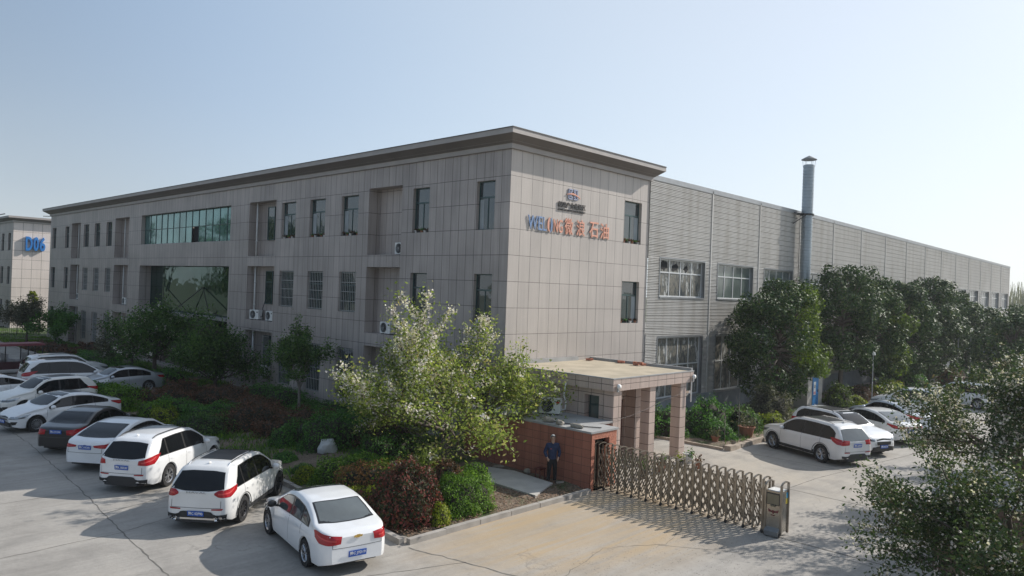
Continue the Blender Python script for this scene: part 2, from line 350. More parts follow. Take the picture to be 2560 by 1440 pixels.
joint([(-1.4, -10.3), (6.5, -10.6), (14, -11.6), (30, -12.5)], .035, .012); joint([(3.5, -24), (3.9, -10.5), (4.2, -6.4)], .03, .01); joint([(8.5, -10.8), (8.4, -6.3)], .03, .01); joint([(20, -12), (20.4, -3)], .03, .01)
joint([(-9.0, -10.6), (-6.2, -9.9), (-4.6, -10.8), (-2.1, -10.2)], .012, .05); joint([(-4.8, -10.7), (-3.6, -12.6)], .012, .05)

# ------------------------------------------------------------------ office building
def PX(a, z, d): return (d, a, z)       # the long facade, plane x=0, seen from -x
def PY(a, z, d): return (a, d, z)       # the end wall, plane y=0, seen from -y
def wall(M, P, a0, a1, z0, z1, holes, mi=0):
    """flat wall with openings; holes: (a0,a1,z0,z1,depth,closed)"""
    A = sorted({a0, a1, *[h[0] for h in holes], *[h[1] for h in holes]}); Z = sorted({z0, z1, *[h[2] for h in holes], *[h[3] for h in holes]})
    for i in range(len(A) - 1):
        j = 0
        while j < len(Z) - 1:
            def op(j): return any(h[0] - 1e-6 <= A[i] and A[i + 1] <= h[1] + 1e-6 and h[2] - 1e-6 <= Z[j] and Z[j + 1] <= h[3] + 1e-6 for h in holes)
            if op(j): j += 1; continue
            k = j
            while k + 1 < len(Z) - 1 and not op(k + 1): k += 1
            M.quad(P(A[i], Z[j], 0), P(A[i + 1], Z[j], 0), P(A[i + 1], Z[k + 1], 0), P(A[i], Z[k + 1], 0), mi); j = k + 1
    for b0, b1, c0, c1, d, closed in holes:
        M.quad(P(b0, c0, 0), P(b0, c0, d), P(b0, c1, d), P(b0, c1, 0), mi); M.quad(P(b1, c0, 0), P(b1, c0, d), P(b1, c1, d), P(b1, c1, 0), mi)
        M.quad(P(b0, c0, 0), P(b1, c0, 0), P(b1, c0, d), P(b0, c0, d), mi); M.quad(P(b0, c1, 0), P(b1, c1, 0), P(b1, c1, d), P(b0, c1, d), mi)
        if closed: M.quad(P(b0, c0, d), P(b1, c0, d), P(b1, c1, d), P(b0, c1, d), mi)
def fbox(M, P, a0, a1, z0, z1, d0, d1, mi=0):
    p, q = P(a0, z0, d0), P(a1, z1, d1)
    M.box(min(p[0], q[0]), min(p[1], q[1]), p[2], max(p[0], q[0]), max(p[1], q[1]), q[2], mi)
def window(parent, P, a0, a1, z0, z1, d, transom=.33, cols=2, grille=False, curtain=0, open_=False, fm=None, pn=None, flip=False, ft=.05):
    fm = fm or FRAME; M = MB(); zt = z1 - (z1 - z0) * transom
    for b0, b1 in ((a0, a0 + ft), (a1 - ft, a1)): fbox(M, P, b0, b1, z0, z1, d, d + .06)
    for c0, c1 in ((z0, z0 + ft), (z1 - ft, z1), (zt - ft * .7, zt + ft * .7)): fbox(M, P, a0 + ft, a1 - ft, c0, c1, d + .003, d + .057)
    for i in range(1, cols):
        a = a0 + (a1 - a0) * i / cols; fbox(M, P, a - ft * .4, a + ft * .4, z0 + ft, zt - ft * .7, d + .006, d + .054)
    w = M.build('window', fm, parent)
    M = MB(); ds = d + .03
    M.quad(P(a0 + ft, z0 + ft, ds), P(a1 - ft, z0 + ft, ds), P(a1 - ft, z1 - ft, ds), P(a0 + ft, z1 - ft, ds)); M.build('pane', pn or PANE, w)
    if curtain:
        M = MB(); k = (a1 - a0) * .42; b0, b1 = (a1 - ft - k * .55, a1 - ft) if not flip else (a0 + ft, a0 + ft + k)
        if flip: pass
        rows = []
        for zz in (z0 + ft, z0 + (zt - z0) * curtain):
            rows.append([P(b0 + (b1 - b0) * i / 8, zz, ds - .006 - (.003 if i % 2 else 0)) for i in range(9)])
        M.grid(rows); M.build('curtain', PANEC, w)
    if grille:
        M = MB(); n = max(7, int((a1 - a0) / .16))
        for i in range(n + 1): a = a0 + .03 + (a1 - a0 - .06) * i / n; M.tube([P(a, z0 + .02, d - .08), P(a, z1 - .02, d - .08)], .011, 5)
        for i in range(5): z = z0 + .06 + (z1 - z0 - .12) * i / 4; fbox(M, P, a0 + .01, a1 - .01, z - .012, z + .012, d - .1, d - .09)
        M.build('grille', GRILL, w)
    return w
LO, WO, HW = 66.5, 10.34, 12.62
office = empty('office_building', label='long three storey office building clad in grey granite tiles with a flared cornice', cat='building')
Fz = [(.70, 3.35), (5.25, 7.36), (9.27, 11.38)]
cols_w = [(.90, 2.03), (5.23, 6.45), (10.97, 12.53), (14.12, 15.7), (17.25, 18.85), (48.03, 49.45), (51.1, 52.6), (54.2, 55.7), (60.2, 61.45), (64.5, 65.85)]
niches = [(7.3, 10.05, .68), (19.55, 22.93, .65), (43.9, 47.2, .8), (56.7, 59.4, .8)]
nz = [(.12, 3.62), (4.27, 7.62), (8.24, 11.62)]
holes = []
for i, (a, b) in enumerate(cols_w):
    for k, (c, d) in enumerate(Fz): holes.append((a, b, c if not (k == 0 and i > 7) else 1.25, d, .22, False))
for a, b, dp in niches:
    for c, d in nz: holes.append((a, b, c, d, dp, True))
GH = (25.5, 41.2, 9.28, 11.6); EH = (25.5, 41.25, .12, 7.6)
holes += [(*GH, .3, False), (*EH, .9, False)]
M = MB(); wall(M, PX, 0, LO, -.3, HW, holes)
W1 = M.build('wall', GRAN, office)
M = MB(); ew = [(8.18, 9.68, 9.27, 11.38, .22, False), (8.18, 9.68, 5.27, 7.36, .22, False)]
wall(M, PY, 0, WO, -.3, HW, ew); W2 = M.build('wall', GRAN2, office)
M = MB(); M.quad((WO, 0, -.3), (WO, 18, -.3), (WO, 18, HW), (WO, 0, HW)); M.quad((0, LO, -.3), (18, LO, -.3), (18, LO, HW), (0, LO, HW)); M.quad((18, 18, -.3), (18, LO, -.3), (18, LO, HW), (18, 18, HW)); M.build('wall', GRANP, office)
# niche window backs, dark rooms behind nothing: plain inner faces
for i, (a, b) in enumerate(cols_w):
    for k, (c, d) in enumerate(Fz):
        c = c if not (k == 0 and i > 7) else 1.25
        window(office, PX, a, b, c, d, .16, cols=2 if k else 2, grille=(k < 2 and 2 <= i <= 7), curtain=(0, .0, .95)[k] if i in (2, 3, 4, 0) else 0)
window(office, PY, 8.18, 9.68, 9.27, 11.38, .16, curtain=.96); window(office, PY, 8.18, 9.68, 5.27, 7.36, .16, curtain=.96)
for a, b, dp in niches[1:]:
    for k, (c, d) in enumerate(nz):
        window(office, PX, a + (b - a) * .36, a + (b - a) * .62, c + 1.02 if k else c + .6, d - .28, dp - .075, cols=1, grille=(k == 0))
# curtain glazing
def glazing(P, a0, a1, z0, z1, d, n, rows, mat, opened=None, name='curtain_wall'):
    M = MB(); zs = [z0 + (z1 - z0) * i / rows for i in range(rows + 1)]
    for i in range(n + 1): a = a0 + (a1 - a0) * i / n; fbox(M, P, a - .02, a + .02, z0, z1, d - .012, d + .05)
    for z in zs: fbox(M, P, a0, a1, z - .02, z + .02, d - .009, d + .047)
    w = M.build(name, MULL, office); M = MB()
    for i in range(n):
        for j in range(rows):
            if opened and (i, j) == opened: continue
            b0, b1 = a0 + (a1 - a0) * i / n, a0 + (a1 - a0) * (i + 1) / n; t = rnd.uniform(-.004, .004); s = rnd.uniform(-.004, .004)
            M.quad(P(b0, zs[j], d + .02 + t), P(b1, zs[j], d + .02 - t), P(b1, zs[j + 1], d + .02 - t + s), P(b0, zs[j + 1], d + .02 + t + s))
    M.build('pane', mat, w); return w
g1 = glazing(PX, 25.5, 41.2, 9.28, 11.6, .3, 14, 2, CURT, (5, 0))
M = MB(); fbox(M, PX, 31.1, 32.2, 9.28, 10.44, .45, .5); M.build('open_sash_shade', DARK, g1)  # dark panel behind the missing pane paints the room's shade
g2 = glazing(PX, 25.5, 41.25, 3.4, 7.6, .9, 1, 1, CURTD, name='entrance_glazing')
M = MB(); fbox(M, PX, 25.52, 41.2, 3.95, 4.12, -.02, .88); canopy = M.build('entrance_canopy', CORNT, office)
M = MB()
for y0, y1 in ((28.2, 31.3), (34.8, 31.3), (36.0, 38.6)): M.bar(PX(y0, 4.1, .05), PX(y1, 6.1, .86), .05)  # rods, with bars among them standing in for their reflection in the glass
M.build('rods_and_reflection', BLACKP, canopy)
M = MB(); M.quad((.9, 25.5, .12), (.9, 41.25, .12), (.9, 41.25, 3.4), (.9, 25.5, 3.4)); M.build('entrance_recess', pm('recess_shade', (.10, .07, .06), .8), office)  # flat panel: the dark of a deep entrance is put into its colour
for y in (27.5, 29.0, 31.5, 33.2):
    dd = MB(); fbox(dd, PX, y, y + 1.0, .15, 2.6, .84, .88); dr = dd.build('door', MULL, office); M = MB(); fbox(M, PX, y + .08, y + .92, .3, 2.5, .82, .835); M.build('pane', PANE, dr)
# cornice: band, flared soffit, fascia, coping
def ring(M, o0, z0, o1, z1, mi=0, ox=None):
    def pts(o, z): return [(-o, LO + o, z), (-o, -o, z), (WO + min(o, .45), -o, z), (WO + min(o, .45), 18, z)]
    a, b = pts(o0, z0), pts(o1, z1)
    for i in range(3): M.quad(a[i], a[i + 1], b[i + 1], b[i], mi)
    M.quad(a[0], b[0], (18, LO + o1, b[0][2]), (18, LO + o0, a[0][2]), mi)
M = MB(); ring(M, 0, HW, .12, HW, 0); ring(M, .12, HW, .12, HW + .2, 0); ring(M, .12, HW + .2, .16, HW + .2, 0); ring(M, .66, 13.11, .66, 13.33, 0)
ring(M, .66, 13.33, .30, 13.33, 0); ring(M, .3, 13.33, .3, 12.9, 0)
cn = M.build('cornice', CORNT, office)
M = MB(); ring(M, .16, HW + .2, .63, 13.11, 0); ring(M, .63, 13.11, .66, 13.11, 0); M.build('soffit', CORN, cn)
M = MB(); ring(M, .69, 13.325, .69, 13.36, 0); ring(M, .69, 13.36, .28, 13.36, 0); M.build('coping', pm('coping_metal', (.10, .10, .10), .5, .3), cn)
M = MB(); M.quad((0, 0, 12.9), (WO, 0, 12.9), (WO, LO, 12.9), (0, LO, 12.9)); M.quad((WO, 18, 12.9), (18, 18, 12.9), (18, LO, 12.9), (WO, LO, 12.9)); M.build('roof', ROOFM, office)
for (a, b, dp), off in zip(niches[1:], (.5, 1.3, 1.0)):
    for c, d in nz:
        M = MB(); M.tube([(dp * .45, b - off, c), (dp * .45, b - off, d)], .055, 8)
        for z in (c + .9, c + 2.3): M.tube([(dp * .45, b - off, z), (dp * .45, b - off, z + .1)], .07, 8)
        M.build('downpipe', PIPE, office, smooth=True)

# second office block, far left
o2 = empty('office_building', (0, 82, 0), label='office block marked D06 beyond the left end of the long building', cat='building')
h2 = []
for a in (1.0, 4.2, 8.3, 12.4, 15.6): h2 += [(a, a + 1.25, c, d, .2, False) for c, d in Fz]
M = MB(); wall(M, PX, 0, 40, -.3, HW, h2); M.build('wall', GRAN, o2)
for a, b, c, d, _, _ in h2: window(o2, PX, a, b, c, d, .15)
D6W = pm('pale_granite', (.52, .46, .43), .5, var=.06, scale=.6)
D6W2 = tile_mat('sunlit_granite_tiles', (.74, .66, .61), (.70, .62, .57), (.2, .18, .16), 1.0, 1.11, off_z=-(12.62 - 11 * 1.11), mortar=.02, stain=.08)  # granite lightened: the sun on this end wall is put into the colour
M = MB(); M.quad((0, 0, -.3), (13, 0, -.3), (13, 0, HW), (0, 0, HW)); M.quad((13, 0, -.3), (13, 40, -.3), (13, 40, HW), (13, 0, HW)); M.build('wall', D6W2, o2)
def ring2(M, o0, z0, o1, z1):
    a = [(-o0, 40, z0), (-o0, -o0, z0), (13 + o0, -o0, z0), (13 + o0, 40, z0)]; b = [(-o1, 40, z1), (-o1, -o1, z1), (13 + o1, -o1, z1), (13 + o1, 40, z1)]
    for i in range(3): M.quad(a[i], a[i + 1], b[i + 1], b[i])
M = MB(); ring2(M, 0, HW, .12, HW); ring2(M, .12, HW, .12, HW + .2); ring2(M, .66, 13.1, .66, 13.33); ring2(M, .66, 13.33, 0, 13.33); c2 = M.build('cornice', CORNT, o2)
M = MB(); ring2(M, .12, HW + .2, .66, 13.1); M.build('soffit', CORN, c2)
M = MB(); M.quad((-.1, -.1, 13.3), (13.1, -.1, 13.3), (13.1, 40, 13.3), (-.1, 40, 13.3)); M.build('roof', ROOFM, o2)
M = MB(); M.bar((3, -.1, 13.6), (9, -.1, 14.0), .08); M.bar((-.3, 3, 13.7), (-.3, 9, 13.7), .1); M.build('roof_rail', BLACKP, o2)

# ------------------------------------------------------------------ writing on the walls
FONT = None
def text_mesh(s, size, extrude=.0, bold=0, sx=1.0, name='letter', align='LEFT', space=1.0):
    cu = bpy.data.curves.new('t', 'FONT'); cu.body = s; cu.size = size; cu.extrude = extrude; cu.offset = bold; cu.align_x = align; cu.space_character = space; cu.resolution_u = 3
    o = bpy.data.objects.new('t', cu); COL.objects.link(o); dg = bpy.context.evaluated_depsgraph_get(); dg.update()
    me = bpy.data.meshes.new_from_object(o.evaluated_get(dg)); bpy.data.objects.remove(o); me.name = name
    for v in me.vertices: v.co.x *= sx
    return me
def bounds(me):
    xs = [v.co.x for v in me.vertices]; ys = [v.co.y for v in me.vertices]
    return (min(xs), max(xs), min(ys), max(ys)) if xs else (0, 1, 0, 1)
def place_text(s, parent, mat, fn, w=None, h=None, depth=.03, bold=0, name='letter'):
    """text fitted to w x h; fn maps (u, v, depth) to the parent's space"""
    me = text_mesh(s, 1.0, .5, bold, name=name); x0, x1, y0, y1 = bounds(me)
    for v in me.vertices:
        u = (v.co.x - x0) / max(1e-6, x1 - x0) * w; q = (v.co.y - y0) / max(1e-6, y1 - y0) * h
        v.co = Vector(fn(u, q, (v.co.z + .5) * depth))
    me.materials.clear(); me.materials.append(mat); o = bpy.data.objects.new(name, me); COL.objects.link(o); o.parent = parent; return o
BLUE = pm('sign_blue', (.17, .27, .46), .5, var=.1); ORANGE = pm('sign_orange_red', (.70, .33, .23), .5, var=.12); SLATE = pm('sign_slate_blue', (.27, .30, .42), .5); BLK = pm('sign_black', (.015, .015, .018), .5)
SKYB = pm('sign_bright_blue', (.03, .20, .55), .45)
sg = empty('wall_sign', (0, 0, 0), label='raised company lettering in blue and orange on the tiled end wall', cat='sign')
SD = .03
xs = [(1.11, 1.74, 'W'), (1.77, 2.06, 'E'), (2.09, 2.34, 'L')]
F = lambda x0, z0: (lambda u, v, d: (x0 + u, -.02 - SD * .2 - d, z0 + v))
for x0, x1, s in xs: place_text(s, sg, BLUE, F(x0, 9.36), x1 - x0 - .03, .60, SD, .0)
# the O: an orange left crescent and a blue right one
def arc(M, cx, cz, ra, rb, w, a0, a1, n=14):
    rows = [[], [], [], []]
    for i in range(n + 1):
        a = R(a0 + (a1 - a0) * i / n); t = w * math.sin(math.pi * (i + .6) / (n + 1.2))
        for r, k, y in ((1, 0, -.04), (1, 1, -.04 - SD), ): pass
        for j, (ins, y) in enumerate(((0, -.03), (0, -.03 - SD), (1, -.03 - SD), (1, -.03))):
            rows[j].append((cx + (ra - ins * t) * math.cos(a), y, cz + (rb - ins * t) * math.sin(a)))
    M.grid(rows + [rows[0]])
M = MB(); arc(M, 2.53, 9.66, .165, .32, .11, 80, 275); M.build('letter', ORANGE, sg)
M = MB(); arc(M, 2.535, 9.65, .165, .33, .10, -92, 82); M.build('letter', BLUE, sg)
place_text('N', sg, ORANGE, F(2.79, 9.36), .27, .58, SD, .0); place_text('G', sg, ORANGE, F(3.13, 9.36), .27, .58, SD, .0)
for x0, x1, s in ((3.55, 4.15, '微'), (4.40, 5.04, '浪'), (5.36, 6.06, '石'), (6.20, 6.90, '油')): place_text(s, sg, ORANGE, F(x0, 9.32), x1 - x0 - .02, .74, SD, .006)
lg = empty('wall_logo', (0, 0, 0), label='small raised emblem over two rows of black characters, above the orange lettering', cat='sign')
M = MB()
def flatp(M, pts, y0=-.01, y1=-.045): M.poly(pts, y0, y1, f=lambda x, y, z: (x, z, y))
x0, z0 = 3.74, 10.93
for s in (0, 1):
    bx = x0 + s * .36
    flatp(M, [(bx + .02, z0), (bx + .30, z0), (bx + .30, z0 + .06), (bx + .02, z0 + .06)]); flatp(M, [(bx + .02, z0 + .42), (bx + .30, z0 + .42), (bx + .30, z0 + .48), (bx + .02, z0 + .48)])
    e = bx if s == 0 else bx + .26
    flatp(M, [(e, z0 + .04), (e + .06, z0 + .04), (e + .06, z0 + .44), (e, z0 + .44)])
    e = bx + (.13 if s == 0 else .10); flatp(M, [(e, z0 + .10), (e + .08, z0 + .10), (e + .08, z0 + .38), (e, z0 + .38)])
    e = bx + (.2 if s == 0 else .04); flatp(M, [(e, z0 + .3), (e + .1, z0 + .38), (e + .1, z0 + .44), (e - .02, z0 + .38)]); flatp(M, [(e, z0 + .1), (e + .12, z0 + .06), (e + .12, z0 + .12), (e, z0 + .17)])
M.build('emblem', SLATE, lg)
M = MB(); rows = [[], [], [], []]
for i in range(15):
    t = i / 14; cx = 3.62 + t * .98; cz = z0 + .20 + .08 * math.sin(t * math.pi) - .10 * t * t; w = .03 + .012 * math.sin(t * math.pi)
    for j, (s, y) in enumerate(((-1, -.02), (-1, -.06), (1, -.06), (1, -.02))): rows[j].append((cx, y, cz + s * w * (1 - .8 * abs(t - .5) * 1.6)))
M.grid(rows + [rows[0]]); M.build('emblem_stroke', ORANGE, lg)
place_text('鹤鸣产业集聚区', lg, BLK, F(3.06, 10.50), 1.96, .28, .025, .008, 'characters')
place_text('HEMING INDUSTRY CLUSTER DISTRICT', lg, BLK, F(3.06, 10.37), 1.95, .085, .02, .006, 'characters')
s6 = empty('wall_sign', (0, 82, 0), label='blue raised characters D06 on the sunlit end wall of the far block', cat='sign')
for s, a, b in (('D', 1.25, 1.95), ('0', 2.05, 2.6), ('6', 2.7, 3.3)):
    place_text(s, s6, SKYB, (lambda a: lambda u, v, d: (a + u, -.05 - d, 9.3 + v))(a), b - a, 1.7, .3, .03)
# plinth under, cable clips etc.

# ------------------------------------------------------------------ warehouse with ribbed steel cladding
seams = [16.8, 22.95, 29.2, 35.4, 41.45, 47.5, 53.5, 59.6, 65.5, 71.4, 77.3, 83.2, 89.0, 94.8, 100.5]
wh = empty('warehouse', (WO, 0, 0), label='long windowless topped warehouse in ribbed grey steel sheet beside the office block', cat='building')
wh['label'] = 'long warehouse clad in ribbed grey steel sheet, joined to the office end wall'
def sid_mat():
    m = pm('ribbed_steel', (.52, .505, .48), .5, .1, var=.06, scale=.25); t = m.node_tree; b = t.nodes['Principled BSDF']
    tc = nd(t, 'ShaderNodeTexCoord'); st = nd(t, 'ShaderNodeVectorMath', operation='MULTIPLY'); t.links.new(tc.outputs['Object'], st.inputs[0]); st.inputs[1].default_value = (1.6, 1, .18)
    n = nd(t, 'ShaderNodeTexNoise'); n.inputs['Scale'].default_value = 1; n.inputs['Detail'].default_value = 6; t.links.new(st.outputs[0], n.inputs['Vector'])
    old = b.inputs['Base Color'].links[0].from_socket
    t.links.new(mixc(t, 1, old, ramp(t, n.outputs[0], [(.32, (.82, .80, .77)), (.52, (1.0,) * 3), (.7, (1.04,) * 3)]), 'MULTIPLY'), b.inputs['Base Color']); return m
SID = sid_mat()
def topz(x): return 12.98 - max(0, (x - 30)) * .0062
bays = list(zip([WO] + seams[:-1], seams)); wins = []
for i, (a, b) in enumerate(bays):
    if i == 0: wins.append((11.5, 16.15))
    elif i == 1: wins.append((17.7, 22.2))
    else: wins.append((a + (b - a) * .14, a + (b - a) * .83))
PIT = .085
def ribs(M, x0, x1, z0, z1):
    n = int(round((z1 - z0) / PIT)); prof = []
    for k in range(n + 1):
        z = z1 - k * PIT; dp = .13 if (k % 4) == 3 else .05
        prof += [(z, 0), (z - .040, 0), (z - .046, dp), (z - (.080 if dp > .1 else .070), dp)]
    prof = [(z, d) for z, d in prof if z >= z0 - .001] + [(z0, 0)]
    xa = x0 - WO; xb = x1 - WO
    M.grid([[(xa, -.06 + d, z) for z, d in prof], [(xb, -.06 + d, z) for z, d in prof]])
WZ = (6.66, 8.69); LZ = (1.2, 4.47)
for i, (a, b) in enumerate(bays):
    M = MB(); w0, w1 = wins[i]; tz = topz((a + b) / 2) - .25; low = i < 3
    holes_z = [WZ] + ([LZ] if low else [])
    segs = [(a, b, WZ[1], tz), (a, w0, WZ[0], WZ[1]), (w1, b, WZ[0], WZ[1])]
    if low: segs += [(a, b, LZ[1], WZ[0]), (a, w0, LZ[0], LZ[1]), (w1, b, LZ[0], LZ[1])]
    else: segs += [(a, b, LZ[0], WZ[0])]
    for s in segs: ribs(M, *s)
    M.build('cladding', SID, wh)
M = MB()      # window reveals, structure
for i, (a, b) in enumerate(bays):
    w0, w1 = wins[i]
    for z0_, z1_ in ([WZ, LZ] if i < 3 else [WZ]):
        x0, x1 = w0 - WO, w1 - WO
        M.quad((x0, -.05, z0_), (x0, .4, z0_), (x0, .4, z1_), (x0, -.05, z1_)); M.quad((x1, -.05, z0_), (x1, .4, z0_), (x1, .4, z1_), (x1, -.05, z1_))
        M.quad((x0, -.05, z0_), (x1, -.05, z0_), (x1, .4, z0_), (x0, .4, z0_)); M.quad((x0, -.05, z1_), (x1, -.05, z1_), (x1, .4, z1_), (x0, .4, z1_))
        for p, q, r, s in ((x0 - .07, x0, z0_ - .06, z1_ + .07), (x1, x1 + .07, z0_ - .06, z1_ + .07)): M.box(p, -.075, r, q, -.015, s)
        M.box(x0, -.078, z1_, x1, -.015, z1_ + .07); M.box(x0, -.1, z0_ - .09, x1, -.01, z0_)
M.build('window_trim', GREYM, wh)
for x in seams[:-1]: M = MB(); M.box(x - WO - .05, -.09, 1.2, x - WO + .05, -.012, topz(x) - .1); M.build('joint_strip', SID, wh)
M = MB(); P = [(WO, topz(WO)), *[(x, topz(x)) for x in seams]]
for (x0, a), (x1, b) in zip(P, P[1:]):
    M.add([(x0 - WO, -.09, a - .26), (x1 - WO, -.09, b - .26), (x1 - WO, -.09, b), (x0 - WO, -.09, a), (x0 - WO, .2, a), (x1 - WO, .2, b)], [(0, 1, 2, 3), (3, 2, 5, 4)])
    M.quad((x0 - WO, .2, a), (x1 - WO, .2, b), (x1 - WO, 45, b), (x0 - WO, 45, a))
M.build('parapet_flashing', GREYM, wh)
M = MB(); M.quad((100.5 - WO, -.05, -.3), (100.5 - WO, 45, -.3), (100.5 - WO, 45, topz(100.5)), (100.5 - WO, -.05, topz(100.5))); M.quad((0, .5, 12.6), (0, 45, 12.6), (0, 45, 13), (0, .5, 13)); M.build('end_wall', SID, wh)
PLINTH = pm('painted_plinth', (.24, .26, .28), .7, var=.2, scale=1.2)
M = MB(); M.box(.02, -.06, -.3, 100.4 - WO, .1, 1.19); M.build('plinth', PLINTH, wh)
FALU = pm('pale_aluminium_frame', (.62, .63, .63), .4, .3, var=.05); WPANE = glass_mat('dusty_pane', (.16, .17, .17), rough=.22, spec=.6, var=.35)
def worn_pane():
    m = bpy.data.materials.new('peeling_pane'); m.use_nodes = True; t = m.node_tree; b = t.nodes['Principled BSDF']; L = t.links
    tc = nd(t, 'ShaderNodeTexCoord'); mp = nd(t, 'ShaderNodeMapping'); mp.inputs['Scale'].default_value = (1.6, 1, .55); L.new(tc.outputs['Object'], mp.inputs[0])
    n = nd(t, 'ShaderNodeTexNoise'); n.inputs['Scale'].default_value = 1.7; n.inputs['Detail'].default_value = 8; n.inputs['Roughness'].default_value = .65; L.new(mp.outputs[0], n.inputs[0])
    L.new(ramp(t, n.outputs[0], [(.40, (.045, .055, .06)), (.47, (.24, .22, .18)), (.53, (.05, .06, .06)), (.60, (.55, .55, .52)), (.64, (.20, .18, .15))]), b.inputs['Base Color']); b.inputs['Roughness'].default_value = .3; return m
PEEL = worn_pane()
PANEG = glass_mat('greenish_pane', (.10, .13, .12), rough=.12, spec=.8, var=.2)
for i in range(len(bays)):
    w0, w1 = wins[i][0] - WO, wins[i][1] - WO
    for lower, (z0_, z1_) in enumerate([WZ, LZ] if i < 3 else [WZ]):
        M = MB(); zt = z1_ - .72 if not lower else z0_ + 1.75; nn = 4
        for k in range(nn + 1): x = w0 + .04 + (w1 - w0 - .08) * k / nn; M.box(x - .035, .12, z0_, x + .035, .17, z1_)
        for z in (z0_ + .03, zt, z1_ - .03): M.box(w0, .115, z - .035, w1, .175, z + .035)
        w = M.build('window', FALU, wh)
        M = MB(); M.quad((w0, .145, z0_), (w1, .145, z0_), (w1, .145, z1_), (w0, .145, z1_)); M.build('pane', [PEEL if (i == 0 or lower) else (PANEG if i < 4 else WPANE)], w)
        if i == 0 and not lower:      # three smashed upper lights
            rr = random.Random(5)
            for k, (fx0, fx1, fz0, fz1) in enumerate(((.12, .88, .03, .95), (.1, .9, .0, .75), (.25, .8, .05, .62))):
                M = MB(); xa = w0 + (w1 - w0) * k / 4; ww = (w1 - w0) / 4; pts = []
                for q in range(16):
                    a = 2 * math.pi * q / 16; rx = (fx1 - fx0) / 2 * rr.uniform(.55, 1.15); rz = (fz1 - fz0) / 2 * rr.uniform(.6, 1.2)
                    pts.append((xa + ww * ((fx0 + fx1) / 2 + rx * math.cos(a)), zt + .04 + .64 * ((fz0 + fz1) / 2 + rz * math.sin(a))))
                M.poly(pts, .138, .143, f=lambda x, y, z: (x, z, y)); M.build('hole_shade', DARK, w)  # near-black plate on the pane paints the dark behind each break

# ------------------------------------------------------------------ foliage
def leaf_mat(name, stops, trans=.35, rough=.5):
    m = bpy.data.materials.new(name); m.use_nodes = True; t = m.node_tree; b = t.nodes['Principled BSDF']; L = t.links
    g = nd(t, 'ShaderNodeNewGeometry'); tc = nd(t, 'ShaderNodeTexCoord'); n = nd(t, 'ShaderNodeTexNoise'); n.inputs['Scale'].default_value = .9; n.inputs['Detail'].default_value = 2; L.new(tc.outputs['Object'], n.inputs[0])
    a = nd(t, 'ShaderNodeMath', operation='MULTIPLY_ADD'); L.new(n.outputs[0], a.inputs[0]); a.inputs[1].default_value = .9; a.inputs[2].default_value = -.45
    a2 = nd(t, 'ShaderNodeMath', operation='ADD', use_clamp=True); L.new(a.outputs[0], a2.inputs[0]); L.new(g.outputs['Random Per Island'], a2.inputs[1])
    c = ramp(t, a2.outputs[0], [(p, col) for p, col in stops])
    L.new(c, b.inputs['Base Color']); b.inputs['Roughness'].default_value = max(rough, .55); b.inputs['Specular IOR Level'].default_value = .18
    tr = nd(t, 'ShaderNodeBsdfTranslucent'); L.new(mixc(t, 1, c, (1.3, 1.35, .8), 'MULTIPLY'), tr.inputs[0])
    mx = nd(t, 'ShaderNodeMixShader'); mx.inputs[0].default_value = trans; L.new(b.outputs[0], mx.inputs[1]); L.new(tr.outputs[0], mx.inputs[2])
    L.new(mx.outputs[0], t.nodes['Material Output'].inputs[0]); return m
LF_CHERRY = leaf_mat('cherry_leaf', [(0, (.09, .125, .03)), (.45, (.20, .26, .06)), (.8, (.31, .37, .10)), (1, (.38, .33, .16))], .45)
LF_BLOS = leaf_mat('blossom', [(0, (.50, .44, .43)), (1, (.85, .81, .80))], .3)
LF_NEAR = leaf_mat('shaded_cherry_leaf', [(0, (.03, .05, .02)), (.5, (.05, .085, .03)), (.85, (.09, .13, .045)), (1, (.13, .11, .06))], .22)  # darker copy of the cherry leaf: the backlit side's shade is in the colour
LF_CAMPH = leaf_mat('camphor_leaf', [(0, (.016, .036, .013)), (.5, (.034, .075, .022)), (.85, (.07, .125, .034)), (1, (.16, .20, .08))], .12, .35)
LF_CAMPH2 = leaf_mat('light_camphor_leaf', [(0, (.035, .06, .014)), (.5, (.075, .125, .02)), (1, (.16, .22, .035))], .35, .4)
LF_MAPLE = leaf_mat('maple_leaf', [(0, (.03, .065, .022)), (.5, (.065, .135, .038)), (1, (.14, .23, .065))], .4)
LF_OLIVE = leaf_mat('dusty_leaf', [(0, (.06, .065, .045)), (.5, (.10, .11, .065)), (1, (.20, .19, .14))], .3)
LF_BOX = leaf_mat('box_leaf', [(0, (.04, .09, .014)), (.5, (.10, .20, .026)), (1, (.20, .33, .045))], .35)
LF_DKG = leaf_mat('dark_hedge_leaf', [(0, (.03, .085, .018)), (.5, (.065, .17, .035)), (1, (.12, .26, .05))], .3)
LF_YEL = leaf_mat('privet_leaf', [(0, (.09, .13, .012)), (.5, (.19, .24, .02)), (1, (.34, .36, .04))], .35)
LF_RED = leaf_mat('photinia_leaf', [(0, (.035, .045, .02)), (.35, (.06, .065, .03)), (.6, (.13, .05, .04)), (1, (.26, .06, .05))], .25, .35)
LF_ORG = leaf_mat('nandina_leaf', [(0, (.10, .08, .03)), (.5, (.22, .12, .05)), (1, (.38, .17, .08))], .3)
LF_BRN = leaf_mat('dull_red_leaf', [(0, (.045, .04, .02)), (.5, (.12, .07, .045)), (1, (.20, .09, .06))], .25)
BARK = pm('bark', (.10, .08, .065), .9, var=.3, scale=6, bump=.5, bscale=25)
BARKL = pm('grey_bark', (.20, .18, .155), .9, var=.25, scale=6, bump=.4, bscale=25)
TWIG = pm('twiggy_core', (.03, .028, .018), .95, var=.3, scale=5)

